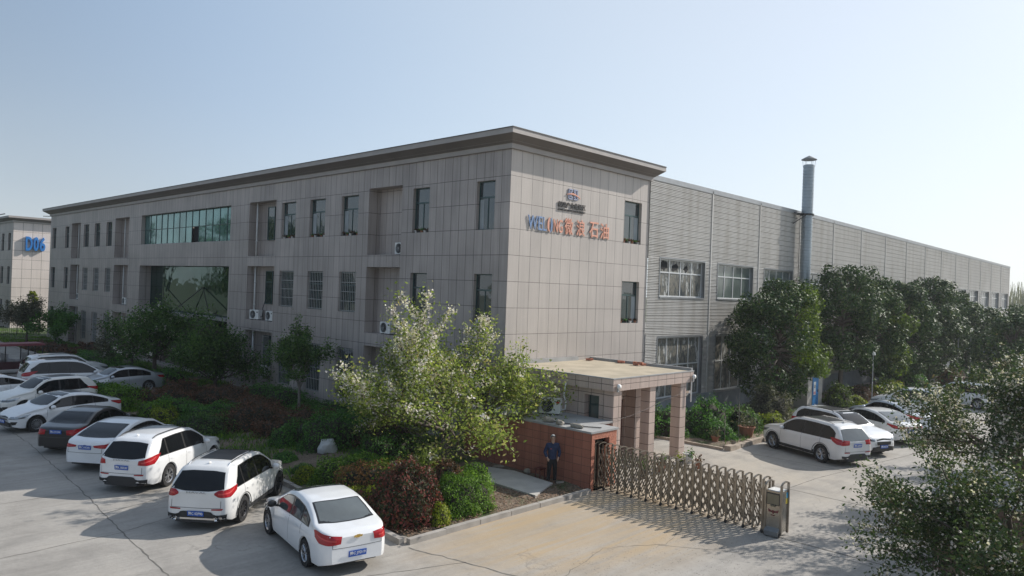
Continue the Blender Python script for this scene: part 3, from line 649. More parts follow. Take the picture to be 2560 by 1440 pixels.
def leaves_mesh(name, C, N, size, mats, mi=None, asp=.5, rng=None):
    """C (n,3) centres, N (n,3) preferred normals; rhombic leaves with a fold"""
    rng = rng or np.random.default_rng(1); n = len(C)
    N = N / (np.linalg.norm(N, axis=1, keepdims=True) + 1e-9)
    T = rng.normal(size=(n, 3)); T -= N * (T * N).sum(1, keepdims=True); T /= np.linalg.norm(T, axis=1, keepdims=True) + 1e-9
    B = np.cross(N, T); s = (size * rng.uniform(.6, 1.35, n))[:, None]
    V = np.empty((n, 4, 3)); V[:, 0] = C - T * s * .5; V[:, 1] = C + B * s * asp * .5 + T * s * .05; V[:, 2] = C + T * s * .5 - N * s * .12; V[:, 3] = C - B * s * asp * .5 + T * s * .05
    return V, (np.zeros(n, int) if mi is None else mi)
def mesh_quads(name, V, MI, mats, extra=None):
    """V (n,4,3) quads; extra: an MB added with its own material slots after mats"""
    n = len(V); me = bpy.data.meshes.new(name); vs = V.reshape(-1, 3); ev = np.array(extra.v) if extra and extra.v else np.zeros((0, 3))
    me.vertices.add(len(vs) + len(ev)); me.vertices.foreach_set('co', np.concatenate([vs, ev]).astype(np.float32).ravel())
    ef = extra.f if extra else []; el = sum(len(f) for f in ef); me.loops.add(4 * n + el); me.polygons.add(n + len(ef))
    li = np.arange(4 * n); 
    ex = np.array([len(vs) + i for f in ef for i in f], dtype=np.int64) if el else np.zeros(0, int)
    me.loops.foreach_set('vertex_index', np.concatenate([li, ex]).astype(np.int32))
    st = np.concatenate([np.arange(n) * 4, 4 * n + np.cumsum([0] + [len(f) for f in ef])[:-1]]) if el else np.arange(n) * 4
    me.polygons.foreach_set('loop_start', st.astype(np.int32))
    me.polygons.foreach_set('material_index', np.concatenate([MI, np.array([len(mats) - 1] * len(ef), int)]).astype(np.int32))
    for mm in mats: me.materials.append(mm)
    me.update(calc_edges=True); me.validate(); return me

def grow(M, A, rng, p, d, L, r, lev, maxlev, spread, up, kids, nseg=4, curve=.25, anchors_from=1):
    pts = [p]; dd = d.copy(); rs = [r]
    for i in range(nseg):
        dd = (dd + Vector(rng.normal(size=3) * curve * .5) + Vector((0, 0, up))).normalized(); p = p + dd * L / nseg; pts.append(p); rs.append(max(.006, r * (1 - .62 * (i + 1) / nseg)))
    M.tube(pts, rs, 6 if lev < 2 else 4, cap=False)
    if lev >= anchors_from:
        for q in range(1, len(pts)):
            for t in (0, .5): A.append((pts[q - 1].lerp(pts[q], 1 - t), lev))
    if lev < maxlev:
        for k in range(kids[lev]):
            t = .35 + .65 * (k + rng.uniform(0, .8)) / kids[lev]; t = min(t, .99) * nseg; i = int(t); q = pts[i].lerp(pts[i + 1], t - i)
            ax = dd.orthogonal().normalized(); ax.rotate(Matrix.Rotation(rng.uniform(0, 2 * math.pi), 3, dd))
            nd_ = (pts[i + 1] - pts[i]).normalized(); nd_.rotate(Matrix.Rotation(R(spread * rng.uniform(.6, 1.25)), 3, ax))
            grow(M, A, rng, q, nd_, L * rng.uniform(.52, .75), rs[i] * .62, lev + 1, maxlev, spread, up, kids, nseg, curve, anchors_from)

def branchy_tree(name, loc, trunk_h, limbs, L0, r0, leafm, nleaf, lsize, seed, label, cat='tree', group=None, blossom=0, tilt=45, up=.03, kids=(3, 3, 3), sig=.16, clip=None, curve=.3, lean=(0, 0), bark=None, scalez=1.0, bl_bias=None):
    rng = np.random.default_rng(seed); root = empty(name, loc, label=label, cat=cat, group=group)
    M = MB(); A = []; b = Vector((0, 0, -.1)); top = Vector((lean[0], lean[1], trunk_h))
    M.tube([b, b.lerp(top, .5) + Vector((rng.uniform(-.04, .04), rng.uniform(-.04, .04), 0)), top], [r0 * 1.25, r0, r0 * .9], 9, cap=False)
    for k in range(limbs):
        a = 2 * math.pi * (k + rng.uniform(-.25, .25)) / limbs; tl = R(tilt * rng.uniform(.45, 1.2)) if k else R(8)
        d = Vector((math.sin(tl) * math.cos(a), math.sin(tl) * math.sin(a), math.cos(tl)))
        st = top if k % 2 else b.lerp(top, rng.uniform(.75, 1)); grow(M, A, rng, st, d, L0 * rng.uniform(.8, 1.15), r0 * .6, 1, 1 + len(kids) - 1, 42, up, (0,) + tuple(kids), 4, curve, 2)
    A = np.array([tuple(a[0]) for a in A])
    if clip is not None: A = A[clip(A)]
    M.build('trunk', bark or BARK, root, smooth=True)
    idx = rng.integers(0, len(A), nleaf); C = A[idx] + rng.normal(size=(nleaf, 3)) * sig
    N = rng.normal(size=(nleaf, 3)) + np.array([0, 0, .7])
    V, MI = leaves_mesh('crown', C, N, lsize, None, rng=rng, asp=.48)
    if blossom:
        if bl_bias is not None: w = bl_bias(A); w = w / w.sum(); cl = rng.choice(len(A), max(1, blossom // 7), p=w)
        else: cl = rng.integers(0, len(A), max(1, blossom // 7))
        C2 = np.repeat(A[cl], 7, 0) + rng.normal(size=(len(cl) * 7, 3)) * .075; V2, M2 = leaves_mesh('b', C2, rng.normal(size=C2.shape), lsize * .62, None, rng=rng, asp=.95)
        V = np.concatenate([V, V2]); MI = np.concatenate([MI, M2 + 1])
    me = mesh_quads('crown', V, MI, [leafm, LF_BLOS]); o = bpy.data.objects.new('crown', me); COL.objects.link(o); o.parent = root
    return root

def dense_tree(name, loc, h, rx, ry, leafm, n, seed, label, group=None, z0=1.6, lsize=.17, trunk_r=.14, leaf2=None, right=0):
    rng = np.random.default_rng(seed); root = empty(name, loc, label=label, cat='tree', group=group); M = MB()
    M.tube([(0, 0, -.1), (.05, .03, h * .35), (0, 0, h * .7)], [trunk_r * 1.2, trunk_r, trunk_r * .5], 8, cap=False)
    hz = (h - z0) / 2; cz = z0 + hz; nc = int(26 + n / 350); V = []; MI = []
    cl = []
    for i in range(nc):
        az_ = rng.uniform(0, 2 * math.pi); uz = rng.uniform(-1, .96); rr = rng.uniform(.4, .9) ** .6; s = math.sqrt(max(.05, 1 - abs(uz) ** (2.0 if uz > 0 else 5))); u = np.array([math.cos(az_) * s, math.sin(az_) * s, uz])
        c = np.array([u[0] * rx * rr, u[1] * ry * rr, u[2] * hz * .9]); R_ = rng.uniform(.20, .38) * min(rx, ry) * (1.2 - .4 * abs(u[2])); cl.append((c, R_))
        M.tube([(0, 0, cz + c[2] * .3 - .3 * hz * .5), tuple(c * .6 + np.array([0, 0, cz - .15])), tuple(c + np.array([0, 0, cz]))], [.05, .03, .01], 4, cap=False)
    M.build('trunk', BARK, root, smooth=True)
    tot = sum(r * r for _, r in cl)
    for c, r in cl:
        k = max(20, int(n * r * r / tot)); u = rng.normal(size=(k, 3)); u /= np.linalg.norm(u, axis=1, keepdims=True); rad = r * (rng.uniform(.55, 1.12, k) ** .6)[:, None]
        P = c + u * rad * np.array([1, 1, .8]); P[:, 2] += cz; Nn = u + rng.normal(size=(k, 3)) * .55 + np.array([0, 0, .35])
        v, m_ = leaves_mesh('c', P, Nn, lsize, None, rng=rng, asp=.55); V.append(v); MI.append(m_ + (1 if (leaf2 is not None and c[0] * .6 - c[1] * .8 + right > rx * .35) else 0))  # second, lighter leaf colour on the clumps of one side of the crown
    V = np.concatenate(V); MI = np.concatenate(MI); V = V[V[:, 0, 2] > .25 * z0] if True else V
    me = mesh_quads('crown', V, MI[:len(V)], [leafm, leaf2 or leafm]); o = bpy.data.objects.new('crown', me); COL.objects.link(o); o.parent = root
    return root

def shrub(name, x, y, rx, ry, h, leafm, n, label, rz=0, group=None, boxy=2.0, lsize=.075, z0=.08, leaf2=None, cat='shrub', seed=None, rough=.16, frac2=.3):
    seed = seed if seed is not None else int(abs(x * 131 + y * 37) * 10) % 9999; rng = np.random.default_rng(seed); root = empty(name, (x, y, z0), rz, label=label, cat=cat, group=group)
    ph = rng.uniform(0, 6.28, 8); fr = rng.uniform(1.5, 5, 8)
    def surf(u):     # u unit vectors, upper half -> superellipsoid
        p = boxy; s = (np.abs(u[:, 0]) ** p + np.abs(u[:, 1]) ** p + np.abs(u[:, 2]) ** p) ** (-1 / p); P = u * s[:, None]
        w = 1 + rough * .5 * (np.sin(P[:, 0] * fr[0] * rx * 2 + ph[0]) * np.cos(P[:, 1] * fr[1] * ry * 2 + ph[1]) + .6 * np.sin(P[:, 2] * fr[2] * 2 + P[:, 0] * fr[3] * 2 + ph[2]))
        return P * w[:, None] * np.array([rx, ry, h])
    u = rng.normal(size=(n, 3)); u[:, 2] = np.abs(u[:, 2]) ** 1 - .0; k = rng.uniform(size=n) < .18; u[k, 2] *= .2; u /= np.linalg.norm(u, axis=1, keepdims=True)
    P = surf(u) * (rng.uniform(.82, 1.06, n))[:, None]; P[:, 2] = np.maximum(P[:, 2], .02)
    V, MI = leaves_mesh('f', P, u * np.array([1 / rx, 1 / ry, 1 / h]) + rng.normal(size=(n, 3)) * .8 + np.array([0, 0, .2]), lsize, None, rng=rng, asp=.5)
    if leaf2 is not None: MI[rng.uniform(size=n) < frac2 * (1 + np.sin(P[:, 0] * 3 + P[:, 1] * 2))] = 1
    me = mesh_quads('foliage', V, MI, [leafm, leaf2 or leafm]); o = bpy.data.objects.new('foliage', me); COL.objects.link(o); o.parent = root
    M = MB(); rows = []
    for j in range(7):
        th = math.pi / 2 * j / 6 * .999; row = []
        for i in range(17):
            a = 2 * math.pi * i / 16; row.append((math.cos(a) * math.cos(th), math.sin(a) * math.cos(th), math.sin(th)))
        rows.append([tuple(q) for q in surf(np.array(row)) * .82])
    M.grid(rows); M.build('branches', TWIG, root, smooth=True); return root

# big cherry in front of the building corner
def cherry_bias(A): w = np.exp((A[:, 2] - 3.6) * .9 - (A[:, 0] * .30 - A[:, 1] * .25)); return np.clip(w, 0, 4) + .08
branchy_tree('cherry_tree', (-3.75, -.75, .1), 1.2, 10, 2.95, .15, LF_CHERRY, 27000, .12, 11, 'large spreading cherry tree with fresh green leaves and white blossom at the building corner', blossom=9500, tilt=78, up=.028, kids=(4, 4, 3), sig=.19, bl_bias=cherry_bias).scale = (1.14, 1.14, 1.04)
# near cherry trees over the driveway on the right
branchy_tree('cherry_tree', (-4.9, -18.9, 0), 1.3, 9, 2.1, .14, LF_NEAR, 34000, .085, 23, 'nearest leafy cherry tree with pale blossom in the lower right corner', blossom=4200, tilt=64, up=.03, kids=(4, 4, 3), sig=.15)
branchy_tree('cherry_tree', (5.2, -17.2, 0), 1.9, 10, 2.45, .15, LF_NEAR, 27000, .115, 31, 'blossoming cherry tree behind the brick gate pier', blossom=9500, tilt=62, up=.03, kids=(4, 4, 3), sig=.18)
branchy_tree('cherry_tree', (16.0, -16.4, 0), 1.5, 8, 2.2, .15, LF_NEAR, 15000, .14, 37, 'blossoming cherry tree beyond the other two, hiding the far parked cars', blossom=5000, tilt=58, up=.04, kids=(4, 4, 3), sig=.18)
# slim and small trees before the long facade
branchy_tree('maple_tree', (-2.63, 11.69, .1), 1.5, 7, 1.75, .07, LF_MAPLE, 8500, .13, 41, 'slender young tree with sparse green leaves in front of the barred windows', tilt=42, up=.10, kids=(3, 3, 3), sig=.15, bark=BARKL)
branchy_tree('maple_tree', (-3.55, 28.0, .1), 1.5, 9, 2.2, .13, LF_MAPLE, 13000, .17, 43, 'wide dark tree left of the entrance, above the silver car', tilt=58, up=.05, kids=(3, 4, 3), sig=.24, blossom=900)
branchy_tree('maple_tree', (-2.6, 21.2, .1), .7, 10, 2.1, .10, LF_MAPLE, 15000, .16, 47, 'low bushy tree in front of the entrance canopy', tilt=72, up=.03, kids=(3, 4, 3), sig=.26)
branchy_tree('dusty_tree', (-3.6, 58.5, .1), 1.3, 8, 1.8, .10, LF_OLIVE, 6000, .20, 53, 'greyish thinly leaved tree by the fence at the far left', tilt=48, up=.09, kids=(3, 3, 3), sig=.2)
branchy_tree('maple_tree', (-1.9, 56.0, .1), .9, 8, 1.8, .09, LF_DKG, 7000, .2, 59, 'low dark spreading tree by the left end of the long building', tilt=68, up=.04, kids=(3, 3, 3), sig=.22)
branchy_tree('maple_tree', (-3.0, 33.5, .1), 1.1, 8, 1.9, .1, LF_OLIVE, 8000, .17, 61, 'dusty pale tree beyond the wide dark one', tilt=55, up=.07, kids=(3, 3, 3), sig=.22, blossom=600)
dense_tree('gold_leaved_tree', (1.3, 78.0, 0), 4.6, .5, .5, LF_YEL, 900, 5, 'small bright yellow tree against the sunlit far wall', z0=3.0, lsize=.2, trunk_r=.06)
# dense evergreen row along the warehouse
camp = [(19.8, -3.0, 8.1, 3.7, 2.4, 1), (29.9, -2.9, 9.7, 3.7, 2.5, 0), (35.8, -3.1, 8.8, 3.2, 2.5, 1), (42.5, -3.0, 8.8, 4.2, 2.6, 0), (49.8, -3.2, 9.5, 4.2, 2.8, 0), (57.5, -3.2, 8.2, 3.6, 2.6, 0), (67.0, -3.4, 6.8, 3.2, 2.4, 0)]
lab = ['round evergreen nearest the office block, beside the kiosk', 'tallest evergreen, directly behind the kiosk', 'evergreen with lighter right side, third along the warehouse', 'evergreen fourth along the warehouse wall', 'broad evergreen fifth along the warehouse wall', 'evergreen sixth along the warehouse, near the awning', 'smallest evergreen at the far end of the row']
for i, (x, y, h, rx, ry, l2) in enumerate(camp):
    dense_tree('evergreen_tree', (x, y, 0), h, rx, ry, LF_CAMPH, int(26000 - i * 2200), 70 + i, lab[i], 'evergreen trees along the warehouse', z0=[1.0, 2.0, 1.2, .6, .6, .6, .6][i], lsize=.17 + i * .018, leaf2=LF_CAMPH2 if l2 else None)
dense_tree('evergreen_tree', (80, -4.5, 0), 7.0, 4.6, 3.2, LF_CAMPH, 7000, 91, 'rounded evergreen standing before the last warehouse windows', z0=1.5, lsize=.3)
dense_tree('evergreen_tree', (46, -9.9, 0), 6.4, 2.4, 2.4, LF_CAMPH, 9000, 92, 'rounded tree at the right edge behind the blossom', z0=1.0, lsize=.24)
dense_tree('evergreen_tree', (60, -9.2, 0), 6.9, 3.0, 3.0, LF_CAMPH, 6500, 93, 'dark tree at the right edge beyond the blue awning', z0=1.0, lsize=.26)
# shrubs and clipped hedges
S = shrub
S('photinia_shrub', -8.85, -4.95, 1.0, .95, 1.62, LF_RED, 8500, 'big rounded red and green photinia bush on the kerb corner', lsize=.1, boxy=2.3)
S('clipped_hedge', -7.05, -5.25, .88, .72, 1.02, LF_BOX, 8500, 'dense bright green clipped block of hedge right of the photinia', boxy=4, lsize=.07)
S('privet_shrub', -8.35, -5.85, .33, .3, .6, LF_YEL, 1300, 'small yellow green bush at the foot of the photinia', lsize=.07)
S('photinia_shrub', -6.5, -3.9, .95, .75, 1.15, LF_BRN, 4200, 'dark reddish bush under the big cherry tree', lsize=.085, leaf2=LF_ORG)
S('box_shrub', -5.45, -4.1, .6, .65, .95, LF_BOX, 2600, 'leafy green bush between the reddish bush and the concrete slab', lsize=.08)
S('nandina_hedge', -8.15, -2.1, 1.05, .5, 1.0, LF_ORG, 4200, 'orange red clipped hedge in front of the bright green one', rz=R(-35), boxy=3, leaf2=LF_BOX)
S('nandina_hedge', -6.75, -2.85, .85, .5, 1.05, LF_ORG, 3200, 'coppery hedge behind the photinia', rz=R(-30), boxy=3, leaf2=LF_BRN)
S('clipped_hedge', -7.75, -.85, 1.45, .62, .92, LF_BOX, 6500, 'bright green clipped hedge beside the wrapped white stone', rz=R(-30), boxy=3)
S('privet_hedge', -9.0, -2.3, .75, .5, .42, LF_YEL, 2800, 'low yellow green hedge behind the white saloon roof', rz=R(-50), boxy=3)
S('privet_hedge', -8.6, -3.45, .6, .4, .62, LF_YEL, 1900, 'yellow green hedge piece left of the photinia', rz=R(-40), boxy=3)
S('privet_shrub', -8.85, .35, .5, .5, .5, LF_YEL, 1700, 'yellow green bush by the kerb in front of the white car with sunroof', lsize=.08)
S('box_shrub', -8.4, 1.35, .45, .4, .35, LF_MAPLE, 1100, 'low leafy plant on the bare soil behind the kerb', lsize=.1)
S('box_shrub', -8.0, 3.3, .5, .45, .35, LF_DKG, 1100, 'low dark green clump on bare soil near the wrapped stone', lsize=.1)
S('photinia_shrub', -8.9, -3.0, .5, .8, .45, LF_RED, 1900, 'low dark red growth between the saloon and the photinia', lsize=.08)
shade = [
 (-5.3, 4.6, 1.5, 1.3, 1.3, LF_DKG, 6000, 'large dark green shrub mass behind the wrapped stone', 3), (-3.6, 3.2, 1.3, 1.2, 1.1, LF_BRN, 4200, 'dark reddish shrub against the corner windows', 2.4), (-4.6, 1.6, 1.3, .9, .9, LF_DKG, 3600, 'dark shrub behind the bright green hedge', 2.4),
 (-6.7, 5.6, .7, .6, .8, LF_DKG, 1900, 'small bushy dark shrub at the edge of the bare soil', 2.2),
 (-4.9, 7.6, 2.0, .9, 1.0, LF_BRN, 5200, 'reddish brown clipped hedge mass in deep shade', 3), (-6.0, 9.6, 1.6, 1.0, 1.05, LF_BRN, 4600, 'brown red hedge behind the bare soil patch', 3), (-2.9, 6.2, 1.1, 1.6, .75, LF_DKG, 4200, 'dark green low hedge along the wall', 3.5),
 (-1.3, 9.8, .9, 3.2, .6, LF_DKG, 6500, 'long low dark green hedge against the facade', 4), (-3.2, 10.0, 1.1, 1.3, .6, LF_DKG, 3600, 'green hedge at the foot of the slender tree', 3), (-4.5, 12.8, 1.4, 2.0, .85, LF_BRN, 5200, 'long dull red hedge behind the green ones', 3),
 (-6.5, 12.6, 1.4, 1.3, .75, LF_DKG, 4300, 'green hedge hump in front of the dull red hedge', 3), (-8.0, 10.2, 1.0, 1.3, .7, LF_MAPLE, 3800, 'fresh green hedge behind the hatchback roof', 3), (-7.6, 14.8, 1.1, 1.0, .8, LF_DKG, 3200, 'dark hedge beside the yellow green block', 3),
 (-1.6, 16.0, 1.1, 2.6, .8, LF_DKG, 5200, 'dark green hedge along the wall before the entrance', 3), (-4.3, 16.8, 1.4, 1.6, .9, LF_BRN, 4200, 'dull red hedge left of the long one', 3), (-6.9, 17.6, 1.5, 1.2, .9, LF_BRN, 4300, 'brown hedge behind the parked crossovers', 3),
 (-8.55, 14.3, .7, .75, .8, LF_BOX, 2600, 'fresh green clipped block nearest the black car', 4), (-8.75, 18.6, .8, 1.5, 1.0, LF_BOX, 4600, 'long bright clipped hedge behind the crossover tails', 4), (-8.9, 12.4, .55, .6, .75, LF_YEL, 1700, 'yellow tipped clipped hedge end', 4),
 (-8.7, 21.2, .7, .6, .9, LF_DKG, 1900, 'short green hedge in front of the silver car', 4), (-5.3, 19.6, 1.2, 1.0, 1.0, LF_BRN, 3200, 'reddish brown rounded bush beside the silver car', 2.2), (-4.0, 24.5, 1.0, 1.4, 1.1, LF_DKG, 3200, 'dark shrub under the low bushy tree', 2.4),
 (-4.2, 30.5, 1.0, 2.0, .7, LF_DKG, 3200, 'low dark hedge beyond the estate cars', 3), (-3.2, 40.0, 1.2, 4.5, .7, LF_DKG, 5200, 'long low green hedge on the far lawn', 3), (-4.0, 50.0, 1.0, 3.5, .7, LF_BRN, 4200, 'dull red hedge on the far lawn', 3), (-1.2, 47.0, .8, 3.0, .8, LF_BRN, 3600, 'dark red mound against the far facade', 2.4),
 (-6.0, 38.0, .9, 1.8, .8, LF_BRN, 3000, 'brown mound beside the covered cart', 2.4)]
for x, y, rx, ry, h, mt, n, l, bx in shade: S('clipped_hedge' if bx > 2.9 else 'shrub', x, y, rx, ry, h, mt, n, l, boxy=bx, lsize=.085 + max(0, y) * .0018, rz=R(rnd.uniform(-12, 12)), group='shrubs in the shaded bed', rough=.32)
rb = [(9.9, -4.4, .7, .8, .8, LF_DKG, 2400, 'leafy green shrub above the stone edging by the big pot', 2), (11.2, -3.2, 1.3, 1.1, 1.5, LF_DKG, 3600, 'dark shrub in the shade of the round evergreen', 2.2), (13.2, -4.2, 1.1, .9, 1.1, LF_MAPLE, 3200, 'green bush behind the near white estate', 2), (14.9, -4.9, .9, .6, .8, LF_YEL, 2000, 'yellow green shrub behind the near white estate', 2.2),
      (16.6, -3.9, 1.3, 1.2, 1.9, LF_OLIVE, 4200, 'tall pale feathery bush in front of the kiosk', 2), (9.4, -2.2, 1.5, 1.1, 1.2, LF_DKG, 3600, 'dark shrubs against the plinth wall', 2.2), (27.2, -3.8, 1.1, .8, 1.3, LF_CAMPH2, 2400, 'sunlit bush right of the kiosk', 2), (28.6, -4.4, .7, .6, .6, LF_YEL, 1300, 'low yellow bush right of the kiosk', 2),
      (35.5, -4.2, 2.6, .6, .9, LF_YEL, 4200, 'clipped yellow green hedge by the far row of cars', 4), (31.5, -3.6, 1.3, .8, .8, LF_BRN, 1900, 'dull red hedge behind the lamp post', 3), (57.0, -5.6, 1.0, .8, 1.4, LF_YEL, 1600, 'bright bush near the blue awning', 2), (42, -4.3, 1.5, .9, 1.1, LF_DKG, 1900, 'dark green bush under the evergreens', 2.2), (50, -5.0, 1.6, 1.0, 1.1, LF_BRN, 2000, 'dark reddish bush under the evergreens', 2.2), (52.5, -6.4, .9, .7, .9, LF_YEL, 1300, 'small round yellow green bush below the blue awning', 2)]
for x, y, rx, ry, h, mt, n, l, bx in rb: S('shrub', x, y, rx, ry, h, mt, n, l, boxy=bx, lsize=.1 + x * .0015, group='shrubs along the warehouse', z0=.05, rough=.42)
# grass and weeds: uncountable, one object
def tufts(name, rects, n, mat, hgt, label, z=.1):
    rng = np.random.default_rng(9); C = []
    for x0, y0, x1, y1, w in rects:
        k = int(n * w); q = rng.uniform(size=(k, 2)); C.append(np.stack([x0 + (x1 - x0) * q[:, 0], y0 + (y1 - y0) * q[:, 1]], 1))
    C = np.concatenate(C); f = np.sin(C[:, 0] * 1.3 + 2 * np.sin(C[:, 1] * .7)) + np.sin(C[:, 1] * 1.1 + C[:, 0] * .6); C = C[f > -.1 + rng.normal(size=len(C)) * .5]
    n = len(C); a = rng.uniform(0, 6.28, n); d = np.stack([np.cos(a), np.sin(a), np.zeros(n)], 1); b0 = np.concatenate([C, np.full((n, 1), z)], 1); hh = hgt * rng.uniform(.5, 1.4, n); ln = rng.normal(size=(n, 3)) * .5; ln[:, 2] = 0
    tip = b0 + np.array([0, 0, 1]) * hh[:, None] + ln * hh[:, None]; V = np.stack([b0 - d * .02, b0 + d * .02, tip + d * .006, tip - d * .006], 1)
    me = mesh_quads(name, V, np.zeros(n, int), [mat]); o = bpy.data.objects.new(name, me); COL.objects.link(o); return tag(o, label, 'grass', kind='stuff')
tufts('grass', [(-9.3, -1, -.3, 20, .3), (-5, 22, -.3, 66, .5), (-9.3, 8, -6, 20, .1), (-14, 67.5, 0, 80, .1)], 60000, LF_BOX, .16, 'rough green grass between the hedges of the shaded bed')
tufts('weeds', [(8.5, -5.5, 22, -.5, .6), (-2.9, -6.3, -2.3, -6.0, .04), (23, -3, 60, -.5, .4)], 9000, LF_MAPLE, .2, 'weeds in the bed along the warehouse', .06)
# fallen leaves round the photinia
rng = np.random.default_rng(4); n = 3800; C = np.stack([rng.uniform(-9.8, -2.3, n), rng.uniform(-6.25, -3.2, n), np.full(n, .155)], 1)
V, MI = leaves_mesh('l', C, np.array([0, 0, 1.]) + rng.normal(size=(n, 3)) * .25, .075, None, rng=rng); V[:, :, 2] = np.maximum(V[:, :, 2], .13)
me = mesh_quads('leaf_litter', V, MI, [leaf_mat('dry_leaf', [(0, (.08, .05, .035)), (.5, (.20, .12, .08)), (1, (.30, .20, .14))], .1)]); o = bpy.data.objects.new('leaf_litter', me); COL.objects.link(o); tag(o, 'dry brown leaves on the soil by the kerb', 'leaves', kind='stuff')
# bare poplars far beyond the warehouse, reading as one mass
rng = np.random.default_rng(6); n = 2600; C = np.stack([rng.uniform(230, 290, n), rng.uniform(-10, 60, n), np.zeros(n)], 1); hh = rng.uniform(6, 15, n); d = np.array([.3, .9, 0]); tp = C + np.stack([rng.normal(size=n) * .8, rng.normal(size=n) * .8, hh], 1)
V = np.stack([C - d * .16, C + d * .16, tp + d * .05, tp - d * .05], 1); me = mesh_quads('distant_wood', V, np.zeros(n, int), [LF_OLIVE]); o = bpy.data.objects.new('distant_wood', me); COL.objects.link(o); tag(o, 'hazy bare trees far beyond the end of the warehouse', 'woodland', kind='stuff')
# plane trees across the yard, seen as reflections in the entrance glass
for i, (x, y, h) in enumerate([(-23, 64, 12), (-33, 70, 13), (-29, 84, 14), (-42, 92, 14), (-17, 100, 13)]):
    dense_tree('plane_tree', (x, y, 0), h + 3, 6.5, 6.5, LF_CAMPH, 6000, 120 + i, ['nearest', 'second', 'third', 'farthest', 'tall inner'][i] + ' plane tree across the yard, mirrored in the entrance glass', 'trees across the yard', z0=1.5, lsize=.6)

# ------------------------------------------------------------------ guardhouse with portal columns
GT = tile_mat('pink_granite_tiles', (.52, .415, .36), (.48, .38, .33), (.13, .10, .085), .62, .42, mortar=.012, stain=.14)
GT2 = pm('pink_granite_plain', (.42, .335, .29), .5, var=.1, scale=1.5)
ROOFC = pm('sandy_roof_screed', (.40, .345, .255), .9, var=.16, scale=1.1, bump=.3, bscale=12)
SLABG = pm('grey_slab_top', (.33, .33, .325), .9, var=.15, scale=1.5, bump=.2, bscale=15)
gh = empty('guardhouse', (0, 0, 0), label='flat roofed guardhouse with square tiled columns built against the end wall', cat='building')
X0, X1, Y0, ZR = .14, 5.85, -5.5, 3.6
M = MB(); M.box(X0, Y0, 3.12, X1, -.02, 3.56); M.build('roof_slab', GT, gh)
M = MB(); M.box(X0 + .05, Y0 + .05, 3.5, X1 - .05, -.03, 3.585)
M.build('roof', ROOFC, gh)
M = MB(); M.box(X0 - .015, Y0 - .015, 3.56, X1 + .015, Y0 + .06, 3.6); M.box(X0 - .015, Y0 + .06, 3.56, X0 + .06, -.03, 3.6); M.box(X1 - .1, Y0 + .06, 3.56, X1 + .01, -.03, 3.70); M.box(X0 + .1, -.12, 3.58, 4.8, -.025, 3.75); M.build('roof_edge', SLABG, gh)
for (a, b, c, d) in ((.30, -5.42, .79, -4.95), (2.70, -5.42, 3.10, -5.0), (3.30, -4.35, 3.72, -3.9), (4.98, -5.42, 5.42, -4.98)):
    M = MB(); M.box(a, b, 0, c, d, 3.13); M.build('column', GT, gh)
# room
M = MB()
def PG(a, z, d): return (.34 + d, a, z)
wall(M, PG, -4.95, -.02, 0, 3.13, [(-4.72, -4.02, 1.62, 2.85, .35, False)])
def PG2(a, z, d): return (a, -3.9 + d, z)
wall(M, PG2, .8, 3.3, 0, 3.13, [(.85, 1.35, 1.0, 2.6, .15, False), (2.5, 3.2, 0.02, 2.4, .2, False)])
M.quad((3.7, -3.9, 0), (3.7, -.02, 0), (3.7, -.02, 3.13), (3.7, -3.9, 3.13)); M.quad((.8, -4.95, 0), (.8, -3.9, 0), (.8, -3.9, 3.13), (.8, -4.95, 3.13))
M.build('wall', GT, gh)
MAR = pm('maroon_frame', (.12, .03, .025), .5)
window(gh, PG, -4.72, -4.02, 1.62, 2.85, .32, cols=1, pn=PANEG)
window(gh, PG2, .85, 1.35, 1.0, 2.6, .1, cols=1, fm=MAR)
M = MB(); fbox(M, PG2, 2.5, 3.2, .02, 2.4, .12, .16); M.build('door', MAR, gh)
M = MB(); M.box(.8, -4.1, .92, 1.4, -3.78, 1.02); M.build('window_sill', GT2, gh)
GRN = pm('green_enamel', (.01, .22, .12), .3)
tag(MB().tube([(3.18, -4.75, 0), (3.18, -4.75, 2.05)], .045, 8).build('green_post', GRN), 'thin green post standing between the guardhouse columns', 'post')
tag(MB().tube([(3.18, -4.75, 2.06), (3.18, -4.75, 2.75)], .04, 8).build('rolled_banner', MAR), 'maroon rolled banner on top of the green post', 'banner')
# brick red gate housing
REDT = tile_mat('red_brick_tiles', (.42, .165, .11), (.36, .135, .09), (.16, .075, .055), .38, .28, mortar=.008, rough=.7, stain=.3, offset=0)
REDR = pm('rough_red_stone', (.42, .16, .10), .75, var=.22, scale=9, bump=1.0, bscale=22)
gb = empty('gate_housing', (-1.37, -6.28, 0), label='brick red tiled housing into which the folding gate retracts', cat='wall')
def PH(a, z, d): return (a, d, z)
M = MB(); M.box(-.733, .0, 0, -.70, 6.2, 1.95); M.quad((.72, .12, 0), (.72, 5.5, 0), (.72, 5.5, 1.93), (.72, .12, 1.93)); M.build('side_wall', REDT, gb)
M = MB(); wall(M, PH, -.735, .725, 0, 1.95, [(-.52, .30, 0.0, 1.74, .16, False)]); M.build('front_surround', REDR, gb)
M = MB(); M.box(-.69, .5, 0.0, .7, .53, 1.9); M.build('slot_shade', DARK, gb)  # near-black panel paints the shade inside the housing
M = MB(); M.box(-.77, -.03, 1.952, .80, .86, 2.02); M.box(-.77, .86, 1.952, 1.66, 6.24, 2.02); M.build('top_slab', SLABG, gb)
M = MB(); M.box(-1.03 + .3, 6.2, 0, 1.6, 6.27, 1.95); M.build('end_wall', REDT, gb)
